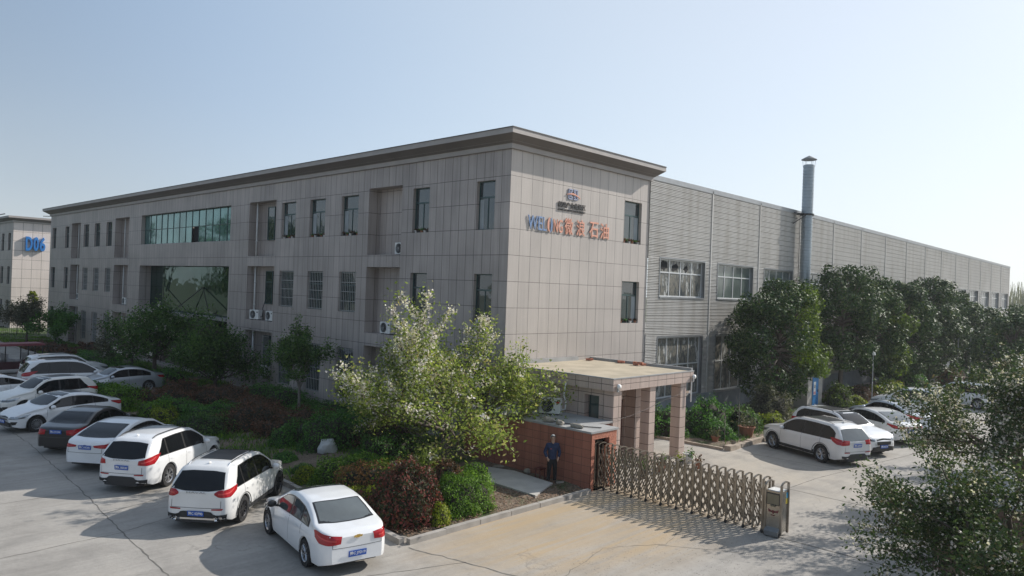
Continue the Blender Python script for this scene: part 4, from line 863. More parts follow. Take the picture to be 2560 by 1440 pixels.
# stones and rod on the slab
STONE = pm('field_stone', (.30, .27, .225), .9, var=.2, scale=5, bump=.5, bscale=14)
def rock(name, loc, s, label, cat='stone', mat=None, seed=0, group=None):
    rr = np.random.default_rng(seed); bm = bmesh.new(); bmesh.ops.create_icosphere(bm, subdivisions=2, radius=1)
    for v in bm.verts: v.co *= 1 + rr.uniform(-.16, .16); v.co.z = max(v.co.z, -.62); v.co = Vector((v.co.x * s[0], v.co.y * s[1], (v.co.z + .62) * s[2]))
    me = bpy.data.meshes.new(name); bm.to_mesh(me); bm.free(); me.materials.append(mat or STONE); o = bpy.data.objects.new(name, me); COL.objects.link(o); o.location = loc; return tag(o, label, cat, group)
rock('stone', (-1.85, -4.15, 2.02), (.16, .26, .12), 'left long stone lying on the housing slab by the air conditioner', seed=1); rock('stone', (-1.95, -4.75, 2.02), (.13, .17, .11), 'round stone on the housing slab edge', seed=2); rock('stone', (-1.9, -5.45, 2.02), (.12, .3, .09), 'flat stone on the housing slab nearest the corner', seed=3)
tag(MB().tube([(-1.7, -3.9, 2.05), (-1.75, -4.7, 2.05), (-1.5, -5.2, 2.05), (-1.62, -5.6, 2.05), (-1.3, -6.1, 2.05)], .018, 5).build('cable', BLACKP), 'black cable trailing over the housing slab', 'cable')
for i, (x, y, s) in enumerate([(5.1, -.5, .16), (5.5, -1.9, .14), (5.35, -3.0, .2)]):
    t = empty('broken_bricks', (x, y, 3.6), label=['broken bricks on the roof by the wall', 'small pile of broken bricks midway along the roof edge', 'larger heap of broken bricks on the right roof edge'][i], cat='bricks')
    rr = random.Random(i)
    for k in range(3 if i < 2 else 5):
        M = MB(); a = rr.uniform(0, 3); M.obox((rr.uniform(-s, s), rr.uniform(-s, s), .05 + .06 * (k > 2)), (math.cos(a) * .11, math.sin(a) * .11, 0), (-math.sin(a) * .055, math.cos(a) * .055, 0), (0, 0, .045)); M.build('brick', REDR, t)
# ------------------------------------------------------------------ air conditioners
def ac_unit(loc, rz, label, hose=False, red=False, group=None, w=.82):
    t = empty('air_conditioner', loc, rz, label=label, cat='air conditioner', group=group)   # fan faces -y locally
    M = MB(); M.box(-w / 2, 0, .05, w / 2, .32, .62); M.build('casing', WHITEP, t)
    M = MB(); cx = -w * .13; n = 24
    M.lathe([(.0, 0), (.23, 0)], n, (cx, -.004, .335), 'y'); M.build('fan_opening_shade', DARK, t)  # flat near-black disc: the hollow's shade painted on the casing
    M = MB()
    for r in (.05, .11, .17, .235): M.lathe([(r, -.012), (r + .012, -.02), (r + .012, -.006)], n, (cx, 0, .335), 'y')
    for k in range(6): a = math.pi * k / 6; M.bar((cx - .235 * math.cos(a), -.014, .335 - .235 * math.sin(a)), (cx + .235 * math.cos(a), -.014, .335 + .235 * math.sin(a)), .008)
    M.build('fan_guard', GREYM, t)
    M = MB(); M.box(-w * .4, .02, 0, -w * .3, .3, .05); M.box(w * .3, .02, 0, w * .4, .3, .05); M.build('foot', BLACKP, t)
    M = MB(); M.box(w * .30, -.006, .45, w * .44, -.002, .52); M.build('badge', pm('red_badge', (.6, .04, .03), .5) if red else BLACKP, t)
    if hose: M = MB(); M.tube([(w / 2, .2, .2), (w / 2 + .14, .2, .22), (w / 2 + .16, .22, .5), (w / 2 + .05, .3, .75), (w / 2 + .1, .4, 1.2)], .025, 6); M.build('hose', WHITEP if red else BLACKP, t, smooth=True)
    return t
ac_unit((.35, 7.8, 8.24), R(-90), 'air conditioner in the top recess nearest the corner', True)
ac_unit((.12, 22.1, 4.27), R(-78), 'left one of two air conditioners in the second floor recess', True); ac_unit((.12, 20.2, 4.27), R(-90), 'right one of two air conditioners in the second floor recess')
ac_unit((.2, 8.6, 4.27), R(-90), 'air conditioner in the middle recess behind the cherry blossom'); ac_unit((.1, 20.6, .9), R(-90), 'air conditioner low in the recess behind the slender tree')
ac_unit((.2, 57.6, 4.27), R(-90), 'air conditioner in the farthest recess, second floor'); ac_unit((-.3, 57.7, 1.7), R(-90), 'air conditioner bracketed on the wall at the far end, first floor'); ac_unit((.15, 45.0, 4.27), R(-90), 'air conditioner in the recess left of the entrance', True)
ac_unit((-.65, -3.15, 2.02), R(-62), 'white air conditioner with a red badge on the housing slab', True, True)
# ------------------------------------------------------------------ cameras, lamps, dome
def cctv(loc, label, dx=.45, group=None):
    t = empty('security_camera', loc, label=label, cat='camera'); M = MB(); M.tube([(0, 0, 0), (dx * .8, -.05, -.02), (dx * .9, -.05, .05)], .025, 6); M.build('bracket', WHITEP, t)
    M = MB(); M.obox((dx * .95, -.1, .12), (.07, .12, -.03), (.05, -.03, 0), (0, .012, .05)); M.build('housing', WHITEP, t); return t
cctv((5.42, -5.2, 2.55), 'white security camera on the right hand column')
def dome(loc, label):
    t = empty('siren_lamp', loc, label=label, cat='lamp'); M = MB(); M.lathe([(0, -.08), (.08, -.07), (.10, 0)], 14, (0, 0, 0), 'y'); M.build('shade', WHITEP, t, smooth=True); M = MB(); M.box(-.06, -.0, -.2, .06, .05, .05); M.build('bracket', GREYM, t)
dome((.36, -5.58, 3.3), 'white round lamp on the near corner of the guardhouse roof'); dome((5.72, -5.58, 3.35), 'white round lamp on the right end of the guardhouse roof')
tag(MB().tube([(5.62, -5.54, 3.15), (5.62, -5.54, 2.3)], .03, 6).build('conduit_pipe', PIPE), 'short white conduit under the right roof end', 'pipe')
# wires sagging through the portal
M = MB(); M.tube([(-.6, -6.0, 2.05), (.3, -5.46, 2.05), (1.4, -5.46, 2.12), (2.7, -5.44, 2.3), (3.2, -5.43, 2.42), (5.0, -5.44, 2.68)], .006, 5); tag(M.build('slack_cable', BLACKP), 'thin cable strung across the guardhouse columns', 'cable')
# ------------------------------------------------------------------ folding gate
STEEL = pm('stainless_steel', (.30, .265, .22), .32, .8, var=.18, scale=3); STEEL2 = pm('brushed_steel_panel', (.42, .39, .34), .22, .85, var=.2, scale=1.2)
gate = empty('folding_gate', (-1.55, -6.2, 0), label='stainless steel concertina gate drawn out across the entrance', cat='gate')
NP = 21; dy = .2815
def frame_mesh():
    M = MB()
    M.box(-.025, -.027, .06, .025, .027, 1.5); M.box(.40, -.027, .06, .45, .027, 1.5); M.box(-.02, -.05, .085, .44, .05, .11)
    pts = [(-.0, 0, 1.46)] + [(.21 - .225 * math.cos(math.pi * i / 12), 0, 1.45 + .12 * math.sin(math.pi * i / 12) ** .6) for i in range(1, 12)] + [(.422, 0, 1.46)]
    for p, q in zip(pts, pts[1:]): M.bar(p, q, .04, .035)
    for x in (-.0, .42): M.box(x - .027, -.027, 1.45, x + .027, .027, 1.54)
    return M.mesh('frame', STEEL)
FM = frame_mesh(); WM = MB(); 
for x in (-.02, .43): WM.lathe([(0, -.02), (.05, -.02), (.05, .02), (0, .02)], 12, (x, 0, .05), 'x')
WMe = WM.mesh('wheel', BLACKP)
def lattice_mesh(xx):
    M = MB()
    for x in (xx,):
        for k in range(-1, 4):
            z0 = .22 + k * .385; 
            for s in (0, 1):
                a, b = (z0, z0 + .66) if s else (z0 + .66, z0)
                y0, y1 = 0, -dy
                za, zb = a, b
                if max(za, zb) > 1.40 or min(za, zb) < .14:
                    t0, t1 = 0, 1
                    if za > 1.40: t0 = (za - 1.40) / (za - zb)
                    if zb > 1.40: t1 = 1 - (zb - 1.40) / (zb - za)
                    if za < .14: t0 = (.14 - za) / (zb - za)
                    if zb < .14: t1 = 1 - (.14 - zb) / (za - zb)
                    if t1 - t0 < .1: continue
                    za, zb, y0, y1 = za + (zb - za) * t0, za + (zb - za) * t1, -dy * t0, -dy * t1
                o = .012 if s else -.012
                M.bar((x + o, y0, za), (x + o, y1, zb), .016, .036)
        pass
    return M.mesh('lattice', STEEL)
LM = [lattice_mesh(.03), lattice_mesh(.39)]
for i in range(NP + 1):
    o = bpy.data.objects.new('frame', FM); COL.objects.link(o); o.parent = gate; o.location = (0, -i * dy, 0)
    if i % 2 == 1: w = bpy.data.objects.new('wheel', WMe); COL.objects.link(w); w.parent = o
    if i < NP:
        for lm in LM: o = bpy.data.objects.new('lattice', lm); COL.objects.link(o); o.parent = gate; o.location = (0, -i * dy, 0)
for i in range(1, 3):
    o = bpy.data.objects.new('frame', FM); COL.objects.link(o); o.parent = gate; o.location = (0, i * .16, 0)
mu = empty('drive_unit', (0, 0, 0)); mu.parent = gate; mu.location = (-.06, -6.02, 0)
M = MB(); M.box(0, -.46, .12, .46, 0, 1.27); o = M.build('cabinet', STEEL2, mu)
M = MB()
for x, y, z in ((0, 0, 1.42), (0, -.46, 1.46), (.46, 0, 1.46), (.46, -.46, 1.5)): M.box(x - .03, y - .03, .06, x + .03, y + .03, z)
for y, z in ((-.46, 1.44), (0, 1.40)):
    for i in range(8):
        a0, a1 = math.pi * i / 8, math.pi * (i + 1) / 8; M.bar((.23 - .23 * math.cos(a0), y, z + .1 * math.sin(a0)), (.23 - .23 * math.cos(a1), y, z + .1 * math.sin(a1)), .045, .04)
M.build('post', STEEL, mu)
M = MB(); M.box(-.034, -.42, .9, -.004, -.05, 1.2); M.box(-.045, -.3, .84, -.02, -.16, .88); M.build('screen', pm('amber_screen', (.20, .17, .11), .25), mu)
M = MB(); M.box(-.04, -.43, .89, -.030, -.04, .905); M.box(-.04, -.43, 1.195, -.03, -.04, 1.21); M.box(-.04, -.43, .905, -.03, -.415, 1.195); M.box(-.04, -.055, .905, -.03, -.04, 1.195); M.build('screen_bezel', BLACKP, mu)
M = MB()
EM = pm('dark_red_emblem', (.16, .03, .03), .5)
def el(p, x=-.004): M.poly(p, 0, -.006, f=lambda u, v, z: (z - .001, u, v))
el([(-.08, .76), (-.21, .70), (-.21, .67), (-.10, .67)]); el([(-.39, .76), (-.26, .70), (-.26, .67), (-.37, .67)]); el([(-.21, .73), (-.26, .73), (-.29, .69), (-.235, .62), (-.18, .69)]); el([(-.17, .60), (-.30, .60), (-.27, .575), (-.20, .575)])
M.build('emblem', EM, mu)
M = MB(); M.box(.30, -.463, .9, .44, -.461, 1.2); M.build('yellow_sticker', pm('sticker_yellow', (.55, .42, .05), .5), mu)
M = MB(); M.box(.32, -.466, 1.06, .44, -.464, 1.22); M.build('blue_sticker', pm('sticker_blue', (.03, .28, .5), .5), mu)
M = MB(); M.box(.05, -.43, 1.271, .42, -.03, 1.285); M.build('lid', WHITEP, mu)
M = MB(); M.obox((-.07, -.25, .14), (.09, 0, .04), (0, .20, 0), (-.02, 0, .07)); M.build('bumper', GREYM, mu)
for y in (-.08, -.4):
    M = MB(); M.lathe([(0, -.04), (.075, -.04), (.075, .04), (0, .04)], 14, (-.06, y, .075), 'x'); M.build('wheel', BLACKP, mu, smooth=False)
# ------------------------------------------------------------------ opposite brick pier
pr_ = empty('brick_pier', (-.9, -16.35, 0), label='brown brick gate pier half hidden by the nearest cherry tree', cat='wall')
M = MB(); M.box(0, -5.0, 0, 2.4, 0, 1.9); M.build('body', tile_mat('brown_brick', (.17, .10, .075), (.14, .08, .06), (.08, .055, .045), .3, .2, mortar=.008), pr_)
M = MB(); M.box(-.06, -5.06, 1.902, 2.46, .06, 2.0); M.build('cap', SLABG, pr_)
# ------------------------------------------------------------------ kiosk with blue door
ki = empty('pump_kiosk', (24.0, -3.05, 0), label='small concrete kiosk with a blue steel door under the evergreens', cat='shed')
M = MB(); M.box(0, 0, 0, 2.35, 2.6, 2.12); M.build('wall', pm('rendered_wall', (.36, .34, .31), .9, var=.15, scale=1.5), ki)
M = MB(); M.box(-.25, -.22, 2.122, 2.6, 2.7, 2.36); M.build('roof_slab', CONC, ki)
M = MB(); M.box(.72, -.04, .03, 1.62, -.004, 1.95); d = M.build('door', pm('blue_door_paint', (.02, .16, .38), .5, var=.35, scale=4), ki)
M = MB(); M.box(1.5, -.07, .95, 1.54, -.04, 1.1); M.build('handle', BLACKP, d)
M = MB(); M.box(.86, -.048, .80, 1.18, -.043, 1.62); nt_ = M.build('notice', WHITEP, d)
M = MB(); M.lathe([(.085, -.006), (.105, -.006), (.105, 0), (.085, 0)], 18, (1.02, -.049, 1.33), 'y'); M.box(1.0, -.053, 1.25, 1.04, -.049, 1.40); M.build('warning_ring', BLK, nt_)
M = MB(); M.box(.88, -.053, .84, 1.16, -.049, 1.0); M.build('red_band', pm('sign_red', (.5, .05, .04), .5), nt_)
place_text('危险', nt_, WHITEP, lambda u, v, dd: (.93 + u, -.054 - dd, .86 + v), .18, .11, .003, .0, 'characters')
# blue awning
aw = empty('carport_awning', (59.0, -5.2, 0), label='light blue sheet awning on thin posts beyond the evergreens', cat='awning')
M = MB(); M.add([(-.5, 1.2, 2.75), (3.4, 1.2, 2.75), (3.4, -1.4, 2.35), (-.5, -1.4, 2.35), (-.5, 1.2, 2.8), (3.4, 1.2, 2.8), (3.4, -1.4, 2.4), (-.5, -1.4, 2.4)], [(0, 1, 2, 3), (7, 6, 5, 4), (0, 4, 5, 1), (1, 5, 6, 2), (2, 6, 7, 3), (3, 7, 4, 0)]); M.build('roof_sheet', pm('blue_sheet', (.22, .36, .52), .5, var=.1), aw)
for x in (-.3, 3.2):
    for y in (-1.2, 1.0): M = MB(); M.tube([(x, y, 0), (x, y, 2.4 if y < 0 else 2.75)], .05, 6); M.build('post', GREYM, aw)
# street lamp post and utility poles by the hedges
for i, (x, y, h) in enumerate([(31.0, -4.6, 3.2), (52, -4.9, 4.5), (56.5, -4.9, 4.5)]):
    t = empty('lamp_post', (x, y, 0), label=['thin grey lamp post behind the far saloon', 'grey lamp post before the shaded wall', 'grey lamp post nearest the awning'][i], cat='lamp post'); M = MB(); M.tube([(0, 0, 0), (0, 0, h)], [.05, .035], 8); M.build('post', GREYM, t); M = MB(); M.lathe([(.0, h + .25), (.12, h + .2), (.15, h + .02), (.05, h)], 10); M.build('lamp_head', WHITEP, t)
# flue pipe on the warehouse wall
fl = empty('flue_pipe', (28.85, -.62, 0), label='tall galvanised flue rising past the warehouse parapet', cat='chimney')
fl.rotation_euler = (0, R(.35), 0)
M = MB(); prof = []
z = 1.2
while z < 16.15: prof += [(.375, z), (.375, z + .17), (.34, z + .18), (.34, z + .22)]; z += .23
M.lathe(prof, 28); M.build('duct', pm('galvanised_steel', (.34, .38, .41), .42, .6, var=.12, scale=.8), fl, smooth=True, angle=40)
M = MB(); M.lathe([(0, 16.80), (.28, 16.66), (.52, 16.52), (.52, 16.49), (.28, 16.5), (0, 16.55)], 24); cap = M.build('rain_cap', pm('cap_steel', (.18, .19, .19), .5, .6), fl, smooth=False)
for k in range(6): a = k * math.pi / 3; M = MB(); M.tube([(.38 * math.cos(a), .38 * math.sin(a), 16.0), (.42 * math.cos(a), .42 * math.sin(a), 16.55)], .012, 4); M.build('stay', GREYM, cap)
M = MB(); M.lathe([(.41, 12.62), (.46, 12.62), (.46, 12.74), (.41, 12.74)], 24); M.bar((-.75, -.05, 12.7), (.6, -.12, 12.68), .07); M.bar((-.95, .5, 12.75), (-.2, -.1, 12.68), .06); M.bar((-1.1, .5, 12.0), (-.3, -.1, 12.66), .05); M.bar((-.4, -.3, 12.7), (-.4, .6, 12.7), .06); M.build('clamp_bracket', BLACKP, fl)
# ------------------------------------------------------------------ flower pots
PLG = pm('white_pot', (.6, .6, .58), .5)
def pot(x, y, z, r, h, label, leafm, seed, mat=None, group=None, ph=None, n=60, cat='plant pot', lsize=None):
    t = empty('flower_pot', (x, y, z), label=label, cat=cat, group=group); M = MB(); M.lathe([(0, 0), (r * .72, 0), (r, h), (r * 1.08, h), (r * 1.08, h * .88), (r * .9, h * .85), (0, h * .85)], 12); M.build('pot', mat or TERRA, t, smooth=False)
    rg = np.random.default_rng(seed); ph = ph or r * 2.2; C = rg.normal(size=(n, 3)) * np.array([r * .65, r * .65, ph * .3]); C[:, 2] = np.abs(C[:, 2]) + h; V, MI = leaves_mesh('p', C, rg.normal(size=(n, 3)), lsize or r * .6, None, rng=rg)
    me = mesh_quads('plant', V, MI, [leafm]); o = bpy.data.objects.new('plant', me); COL.objects.link(o); o.parent = t
k = 0
sill = [('the second top floor window', 5.25, 6.4, 9.27), ('the top window left of the recess', 10.99, 12.5, 9.27), ('the middle of three top windows', 14.15, 15.65, 9.27), ('the top window by the pipe recess', 17.28, 18.8, 9.27), ('the second floor corner window', .92, 2.0, 5.25)]
for nm, a, b, z in sill:
    for j in range(5 if z > 9 else 3):
        k += 1; pot(.09, a + (b - a) * (j + .5) / (5 if z > 9 else 3), z, rnd.uniform(.05, .08), rnd.uniform(.09, .14), (['rightmost', 'second from right', 'middle', 'second from left', 'leftmost'] if z > 9 else ['right', 'middle', 'left'])[j] + ' potted plant on the sill of ' + nm, [LF_DKG, LF_BRN, LF_RED][k % 3], k, [TERRA, BLACKP, PLG][k % 3], 'pots on the sill of ' + nm, n=45, lsize=.08)
for z, nm in ((9.27, 'upper'), (5.27, 'lower')):
    for j in range(6 if z > 9 else 4): k += 1; pot(8.3 + 1.25 * j / (5 if z > 9 else 3), .10, z, rnd.uniform(.06, .09), .12, ['leftmost', 'second', 'third', 'fourth', 'fifth', 'rightmost'][j] + ' potted plant on the sill of the %s end wall window' % nm, [LF_BRN, LF_DKG, LF_RED][k % 3], k, [TERRA, BLACKP, PLG][k % 3], 'pots on the sill of the %s end wall window' % nm, n=60, lsize=.09)
yard = [(1.6, -6.0, .14, .3, 'dark pot with a leafy plant just behind the left end of the gate'), (2.3, -6.3, .16, .26, 'pot with red flowers behind the gate'), (2.9, -6.0, .13, .28, 'pot with spiky plant beside the second column'), (3.6, -6.3, .16, .28, 'wide pot between the second and last column'), (1.0, -6.4, .16, .34, 'big dark planter nearest the gate housing'), (4.0, -6.9, .13, .25, 'black pot behind the middle of the gate'), (4.6, -6.2, .12, .25, 'leafy pot at the foot of the last column')]
for i, (x, y, r, h, l) in enumerate(yard): pot(x, y, 0, r, h, l, [LF_DKG, LF_BRN, LF_MAPLE, LF_YEL][i % 4], 200 + i, [BLACKP, TERRA, PLG, BLACKP][i % 4], None, ph=.45, n=90, lsize=.1)
by = [(9.0, -4.9, .17, .28, TERRA, 'terracotta pot with pale flowers in the bed, leftmost'), (9.5, -4.75, .15, .26, TERRA, 'terracotta pot with white flowers in the bed'), (10.1, -4.35, .14, .25, BLACKP, 'dark pot in the bed between the sapling and the shrubs'), (9.15, -5.75, .13, .22, STONE, 'grey pot with a clipped ball by the stone edging'), (11.6, -5.15, .38, .5, TERRA, 'large terracotta planter in front of the shrubs'), (6.6, -1.5, .25, .35, PLG, 'pale planter under the warehouse window'), (6.0, -1.2, .22, .3, BLACKP, 'dark planter under the warehouse window'), (7.3, -1.2, .25, .35, BLACKP, 'dark planter against the painted plinth')]
for i, (x, y, r, h, mt, l) in enumerate(by): pot(x, y, .08, r, h, l, [LF_OLIVE, LF_OLIVE, LF_DKG, LF_DKG][i % 4], 230 + i, mt, None, ph=.5 if r < .3 else 1.0, n=120 if r < .3 else 300, lsize=.1)
# white bucket, sapling stakes, slabs, wrapped stone
b = empty('bucket', (4.62, -6.05, 0), label='white plastic bucket by the right hand column', cat='bucket'); M = MB(); M.lathe([(0, 0), (.15, 0), (.19, .38), (.2, .38), (.2, .36), (.17, .35), (0, .33)], 16); M.build('body', PLG, b); M = MB(); M.lathe([(.195, .33), (.21, .345), (.195, .36)], 16); M.build('rim', WHITEP, b)
for i, (x, y, h) in enumerate([(9.35, -5.2, 1.5), (10.7, -5.2, 2.3)]):
    t = empty('sapling', (x, y, .05), label=['short bare sapling in the stone edged bed', 'taller bare sapling in the stone edged bed'][i], cat='sapling'); M = MB(); M.tube([(0, 0, 0), (.03, .02, h * .5), (0, .04, h)], [.02, .014, .006], 5); M.tube([(.02, .01, h * .5), (.2, .1, h * .8)], [.01, .004], 4); M.tube([(.02, .01, h * .6), (-.15, .12, h * .9)], [.01, .004], 4); M.build('stem', BARKL, t)
M = MB(); M.poly([(-4.35, -5.85), (-2.75, -5.2), (-2.55, -3.2), (-2.9, -2.2), (-4.3, -3.6)], .06, .19); cs = tag(M.build('concrete_slab', pm('pale_cement', (.46, .44, .41), .9, var=.12, scale=2, bump=.2)), 'pale poured cement patch on the soil in front of the man', 'slab')
ws = rock('wrapped_stone', (-6.1, 3.5, .1), (.42, .3, .34), 'stone block wrapped in white plastic sheet on the bare soil', 'stone', pm('white_sheet', (.5, .5, .5), .5, var=.15, scale=5, bump=.6, bscale=9), seed=8)
for i, (x, y, s, l) in enumerate([(-2.45, -2.3, (.25, .18, .05), 'flat stone leaning at the foot of the red wall'), (-3.0, -1.7, (.3, .2, .05), 'pale flagstone behind the cement patch'), (-2.35, -5.2, (.2, .12, .04), 'white slab fragment at the man\'s feet'), (-2.3, -3.6, (.14, .12, .12), 'small stone against the red wall')]): rock('stone', (x, y, .12), s, l, seed=20 + i)
# dark iron fence at far left, white barrier behind
fn = empty('iron_fence', (-14, 69.5, 0), label='dark iron railing fence across the far left end', cat='fence')
for i in range(8): M = MB(); M.box(i * 2 - .04, -.04, 0, i * 2 + .04, .04, 2.0); M.build('post', BLACKP, fn)
M = MB()
for i in range(85): x = i * 14 / 84; M.box(x - .012, -.012, .1, x + .012, .012, 1.85)
for z in (.2, 1.5, 1.72): M.box(0, -.02, z, 14, .02, z + .04)
M.build('railing', BLACKP, fn)
# red pail seat beside the man
ch = empty('wooden_stool', (-2.45, -4.35, .1), label='low brown stool in the shade behind the standing man', cat='stool'); M = MB(); M.box(-.16, -.14, .36, .16, .14, .40); M.build('seat', MAR, ch)
for sx in (-1, 1):
    for sy in (-1, 1): M = MB(); M.bar((sx * .13, sy * .11, 0), (sx * .11, sy * .1, .36), .035); M.build('leg', MAR, ch)
# open-sided cart with a maroon roof, far left
ct = empty('sightseeing_cart', (-9.6, 36.0, 0), R(5), label='open sided cart with a maroon roof at the left edge', cat='cart')
M = MB(); M.box(-2.2, -.75, 1.86, 1.7, .75, 1.95); M.box(-2.1, -.7, 1.95, 1.6, .7, 2.0); M.build('roof', pm('maroon_canvas', (.20, .05, .06), .6), ct)
M = MB(); M.box(-2.1, -.7, .35, 1.7, .7, .85); M.build('body', pm('dark_maroon_body', (.05, .015, .02), .4), ct)
for x in (-2.0, -.6, .7, 1.55):
    for y in (-.68, .68): M = MB(); M.bar((x, y, .85), (x, y, 1.87), .05); M.build('post', BLACKP, ct)
for x in (-1.5, -.2, 1.0): M = MB(); M.box(x - .25, -.6, .85, x + .2, .6, 1.0); M.box(x - .3, -.6, 1.0, x - .2, .6, 1.35); M.build('seat', pm('grey_vinyl', (.25, .25, .26), .5), ct)
for x in (-1.4, 1.1):
    for y in (-.72, .72): M = MB(); M.lathe([(0, -.08), (.27, -.08), (.27, .08), (0, .08)], 16, (x, y, .27), 'y'); M.build('wheel', BLACKP, ct)

# ------------------------------------------------------------------ the standing man
def skin_mesh(V, E, Rr, name, mats, sub=2, root=0):
    me = bpy.data.meshes.new('s'); me.from_pydata(V, E, []); o = bpy.data.objects.new('s', me); COL.objects.link(o)
    md = o.modifiers.new('k', 'SKIN'); md.use_smooth_shade = True; me.skin_vertices[0].data[root].use_root = True
    for i, r in enumerate(Rr): me.skin_vertices[0].data[i].radius = (r, r) if not isinstance(r, tuple) else r
    sb = o.modifiers.new('u', 'SUBSURF'); sb.levels = sub; sb.render_levels = sub
    dg = bpy.context.evaluated_depsgraph_get(); dg.update(); m2 = bpy.data.meshes.new_from_object(o.evaluated_get(dg)); bpy.data.objects.remove(o); m2.name = name; m2.materials.clear(); m2.materials.append(mats)
    m2.polygons.foreach_set('use_smooth', [True] * len(m2.polygons)); return m2
SKIN = pm('skin', (.44, .27, .19), .5, var=.08); NAVY = pm('navy_jacket', (.022, .035, .085), .85, var=.25, scale=9, bump=.5, bscale=10); BTR = pm('black_trousers', (.012, .012, .014), .9, var=.3, scale=8, bump=.4, bscale=12); HAIR = pm('grey_hair', (.38, .38, .37), .8, var=.2, scale=40)
man = empty('person', (-2.52, -4.95, .10), R(-38), label='elderly man in a navy work jacket and black trousers standing by the red wall', cat='person')
man.scale = (.97, .97, .97)
V = [(0, 0, .88), (0, .01, 1.02), (0, .015, 1.2), (0, .01, 1.35), (0, -.01, 1.44), (0, -.03, 1.52), (0, -.03, 1.60), (0, -.02, 1.665)]; E = [(i, i + 1) for i in range(7)]; Q = [.11, .11, .125, .085, .05, .062, .078, .05]
for s in (1, -1):
    b = len(V); V += [(s * .17, .01, 1.37), (s * .255, .05, 1.10), (s * .20, -.085, .92), (s * .175, -.125, .865)]; Q += [.055, .042, .028, .03]; E += [(3, b), (b, b + 1), (b + 1, b + 2), (b + 2, b + 3)]
    for k in range(4): V += [(s * (.155 + .012 * k), -.150 + .004 * k, .83 - .004 * abs(k - 1.5)), (s * (.15 + .012 * k), -.152, .795 + .006 * abs(k - 1))]; q = len(V) - 2; Q += [.0095, .008]; E += [(b + 3, q), (q, q + 1)]
    V += [(s * .145, -.14, .87), (s * .13, -.155, .845)]; q = len(V) - 2; Q += [.011, .009]; E += [(b + 3, q), (q, q + 1)]
    b = len(V); V += [(s * .09, 0, .80), (s * .105, -.02, .46), (s * .12, .03, .09), (s * .135, -.06, .035)]; Q += [.085, .055, .038, .03]; E += [(0, b), (b, b + 1), (b + 1, b + 2), (b + 2, b + 3)]
link_ = lambda me, nm, p: (lambda o: (COL.objects.link(o), setattr(o, 'parent', p), o)[2])(bpy.data.objects.new(nm, me))
body = link_(skin_mesh(V, E, Q, 'body', SKIN), 'body', man)
V = [(0, .005, .76), (0, .01, .95), (0, .015, 1.18), (0, .01, 1.33), (0, -.01, 1.415)]; E = [(i, i + 1) for i in range(4)]; Q = [(.175, .135), (.165, .13), (.175, .135), (.125, .10), (.075, .065)]
for s in (1, -1): b = len(V); V += [(s * .185, .01, 1.355), (s * .225, .03, 1.22), (s * .27, .055, 1.09), (s * .235, -.03, .99), (s * .205, -.085, .925)]; Q += [.085, .07, .066, .056, .05]; E += [(3, b), (b, b + 1), (b + 1, b + 2), (b + 2, b + 3), (b + 3, b + 4)]
jk = link_(skin_mesh(V, E, Q, 'jacket', NAVY), 'jacket', man)
M = MB(); M.tube([(.07, -.03, 1.44), (.03, -.085, 1.41), (.0, -.115, 1.35)], [.02, .018, .01], 6); M.tube([(-.07, -.03, 1.44), (-.03, -.085, 1.41), (0, -.115, 1.35)], [.02, .018, .01], 6); M.build('collar', NAVY, jk, smooth=True)
M = MB(); M.box(-.11, -.145, 1.235, -.06, -.137, 1.25); M.build('badge', pm('red_badge_cloth', (.5, .08, .06), .7), jk)
V = [(0, 0, .98), (0, 0, .86)]; E = [(0, 1)]; Q = [.12, .135]
for s in (1, -1): b = len(V); V += [(s * .095, -.0, .74), (s * .107, -.022, .46), (s * .12, .02, .13), (s * .122, .015, .075)]; Q += [.10, .078, .066, .064]; E += [(1, b), (b, b + 1), (b + 1, b + 2), (b + 2, b + 3)]
link_(skin_mesh(V, E, Q, 'trousers', BTR), 'trousers', man)
for s in (1, -1): link_(skin_mesh([(s * .12, .05, .045), (s * .125, -.03, .045), (s * .14, -.13, .035)], [(0, 1), (1, 2)], [.045, .045, .038], 'shoe', BLACKP), 'shoe', man)
bm = bmesh.new(); bmesh.ops.create_uvsphere(bm, u_segments=20, v_segments=14, radius=1)
for v in list(bm.verts):
    if v.co.z < -.15 or (v.co.y < -.35 and v.co.z < .52): bm.verts.remove(v)
for v in bm.verts: v.co = Vector((v.co.x * .098, v.co.y * .112 - .010, v.co.z * .122 + 1.612))
me = bpy.data.meshes.new('hair'); bm.to_mesh(me); bm.free(); me.materials.append(HAIR); link_(me, 'hair', man)
M = MB(); M.lathe([(0, -.02), (.014, -.005), (.016, .02), (.0, .03)], 8, (0, -.118, 1.575)); M.build('nose', SKIN, man, smooth=True)
for s in (1, -1):
    M = MB(); M.box(s * .033 - .012, -.109, 1.592, s * .033 + .012, -.102, 1.602); M.build('eye', BLACKP, man); M = MB(); M.lathe([(0, -.01), (.022, 0), (0, .012)], 8, (s * .088, -.01, 1.58), 'x'); M.build('ear', SKIN, man)
M = MB(); M.box(-.022, -.104, 1.538, .022, -.098, 1.544); M.build('mouth', pm('lip', (.22, .08, .07), .6), man)

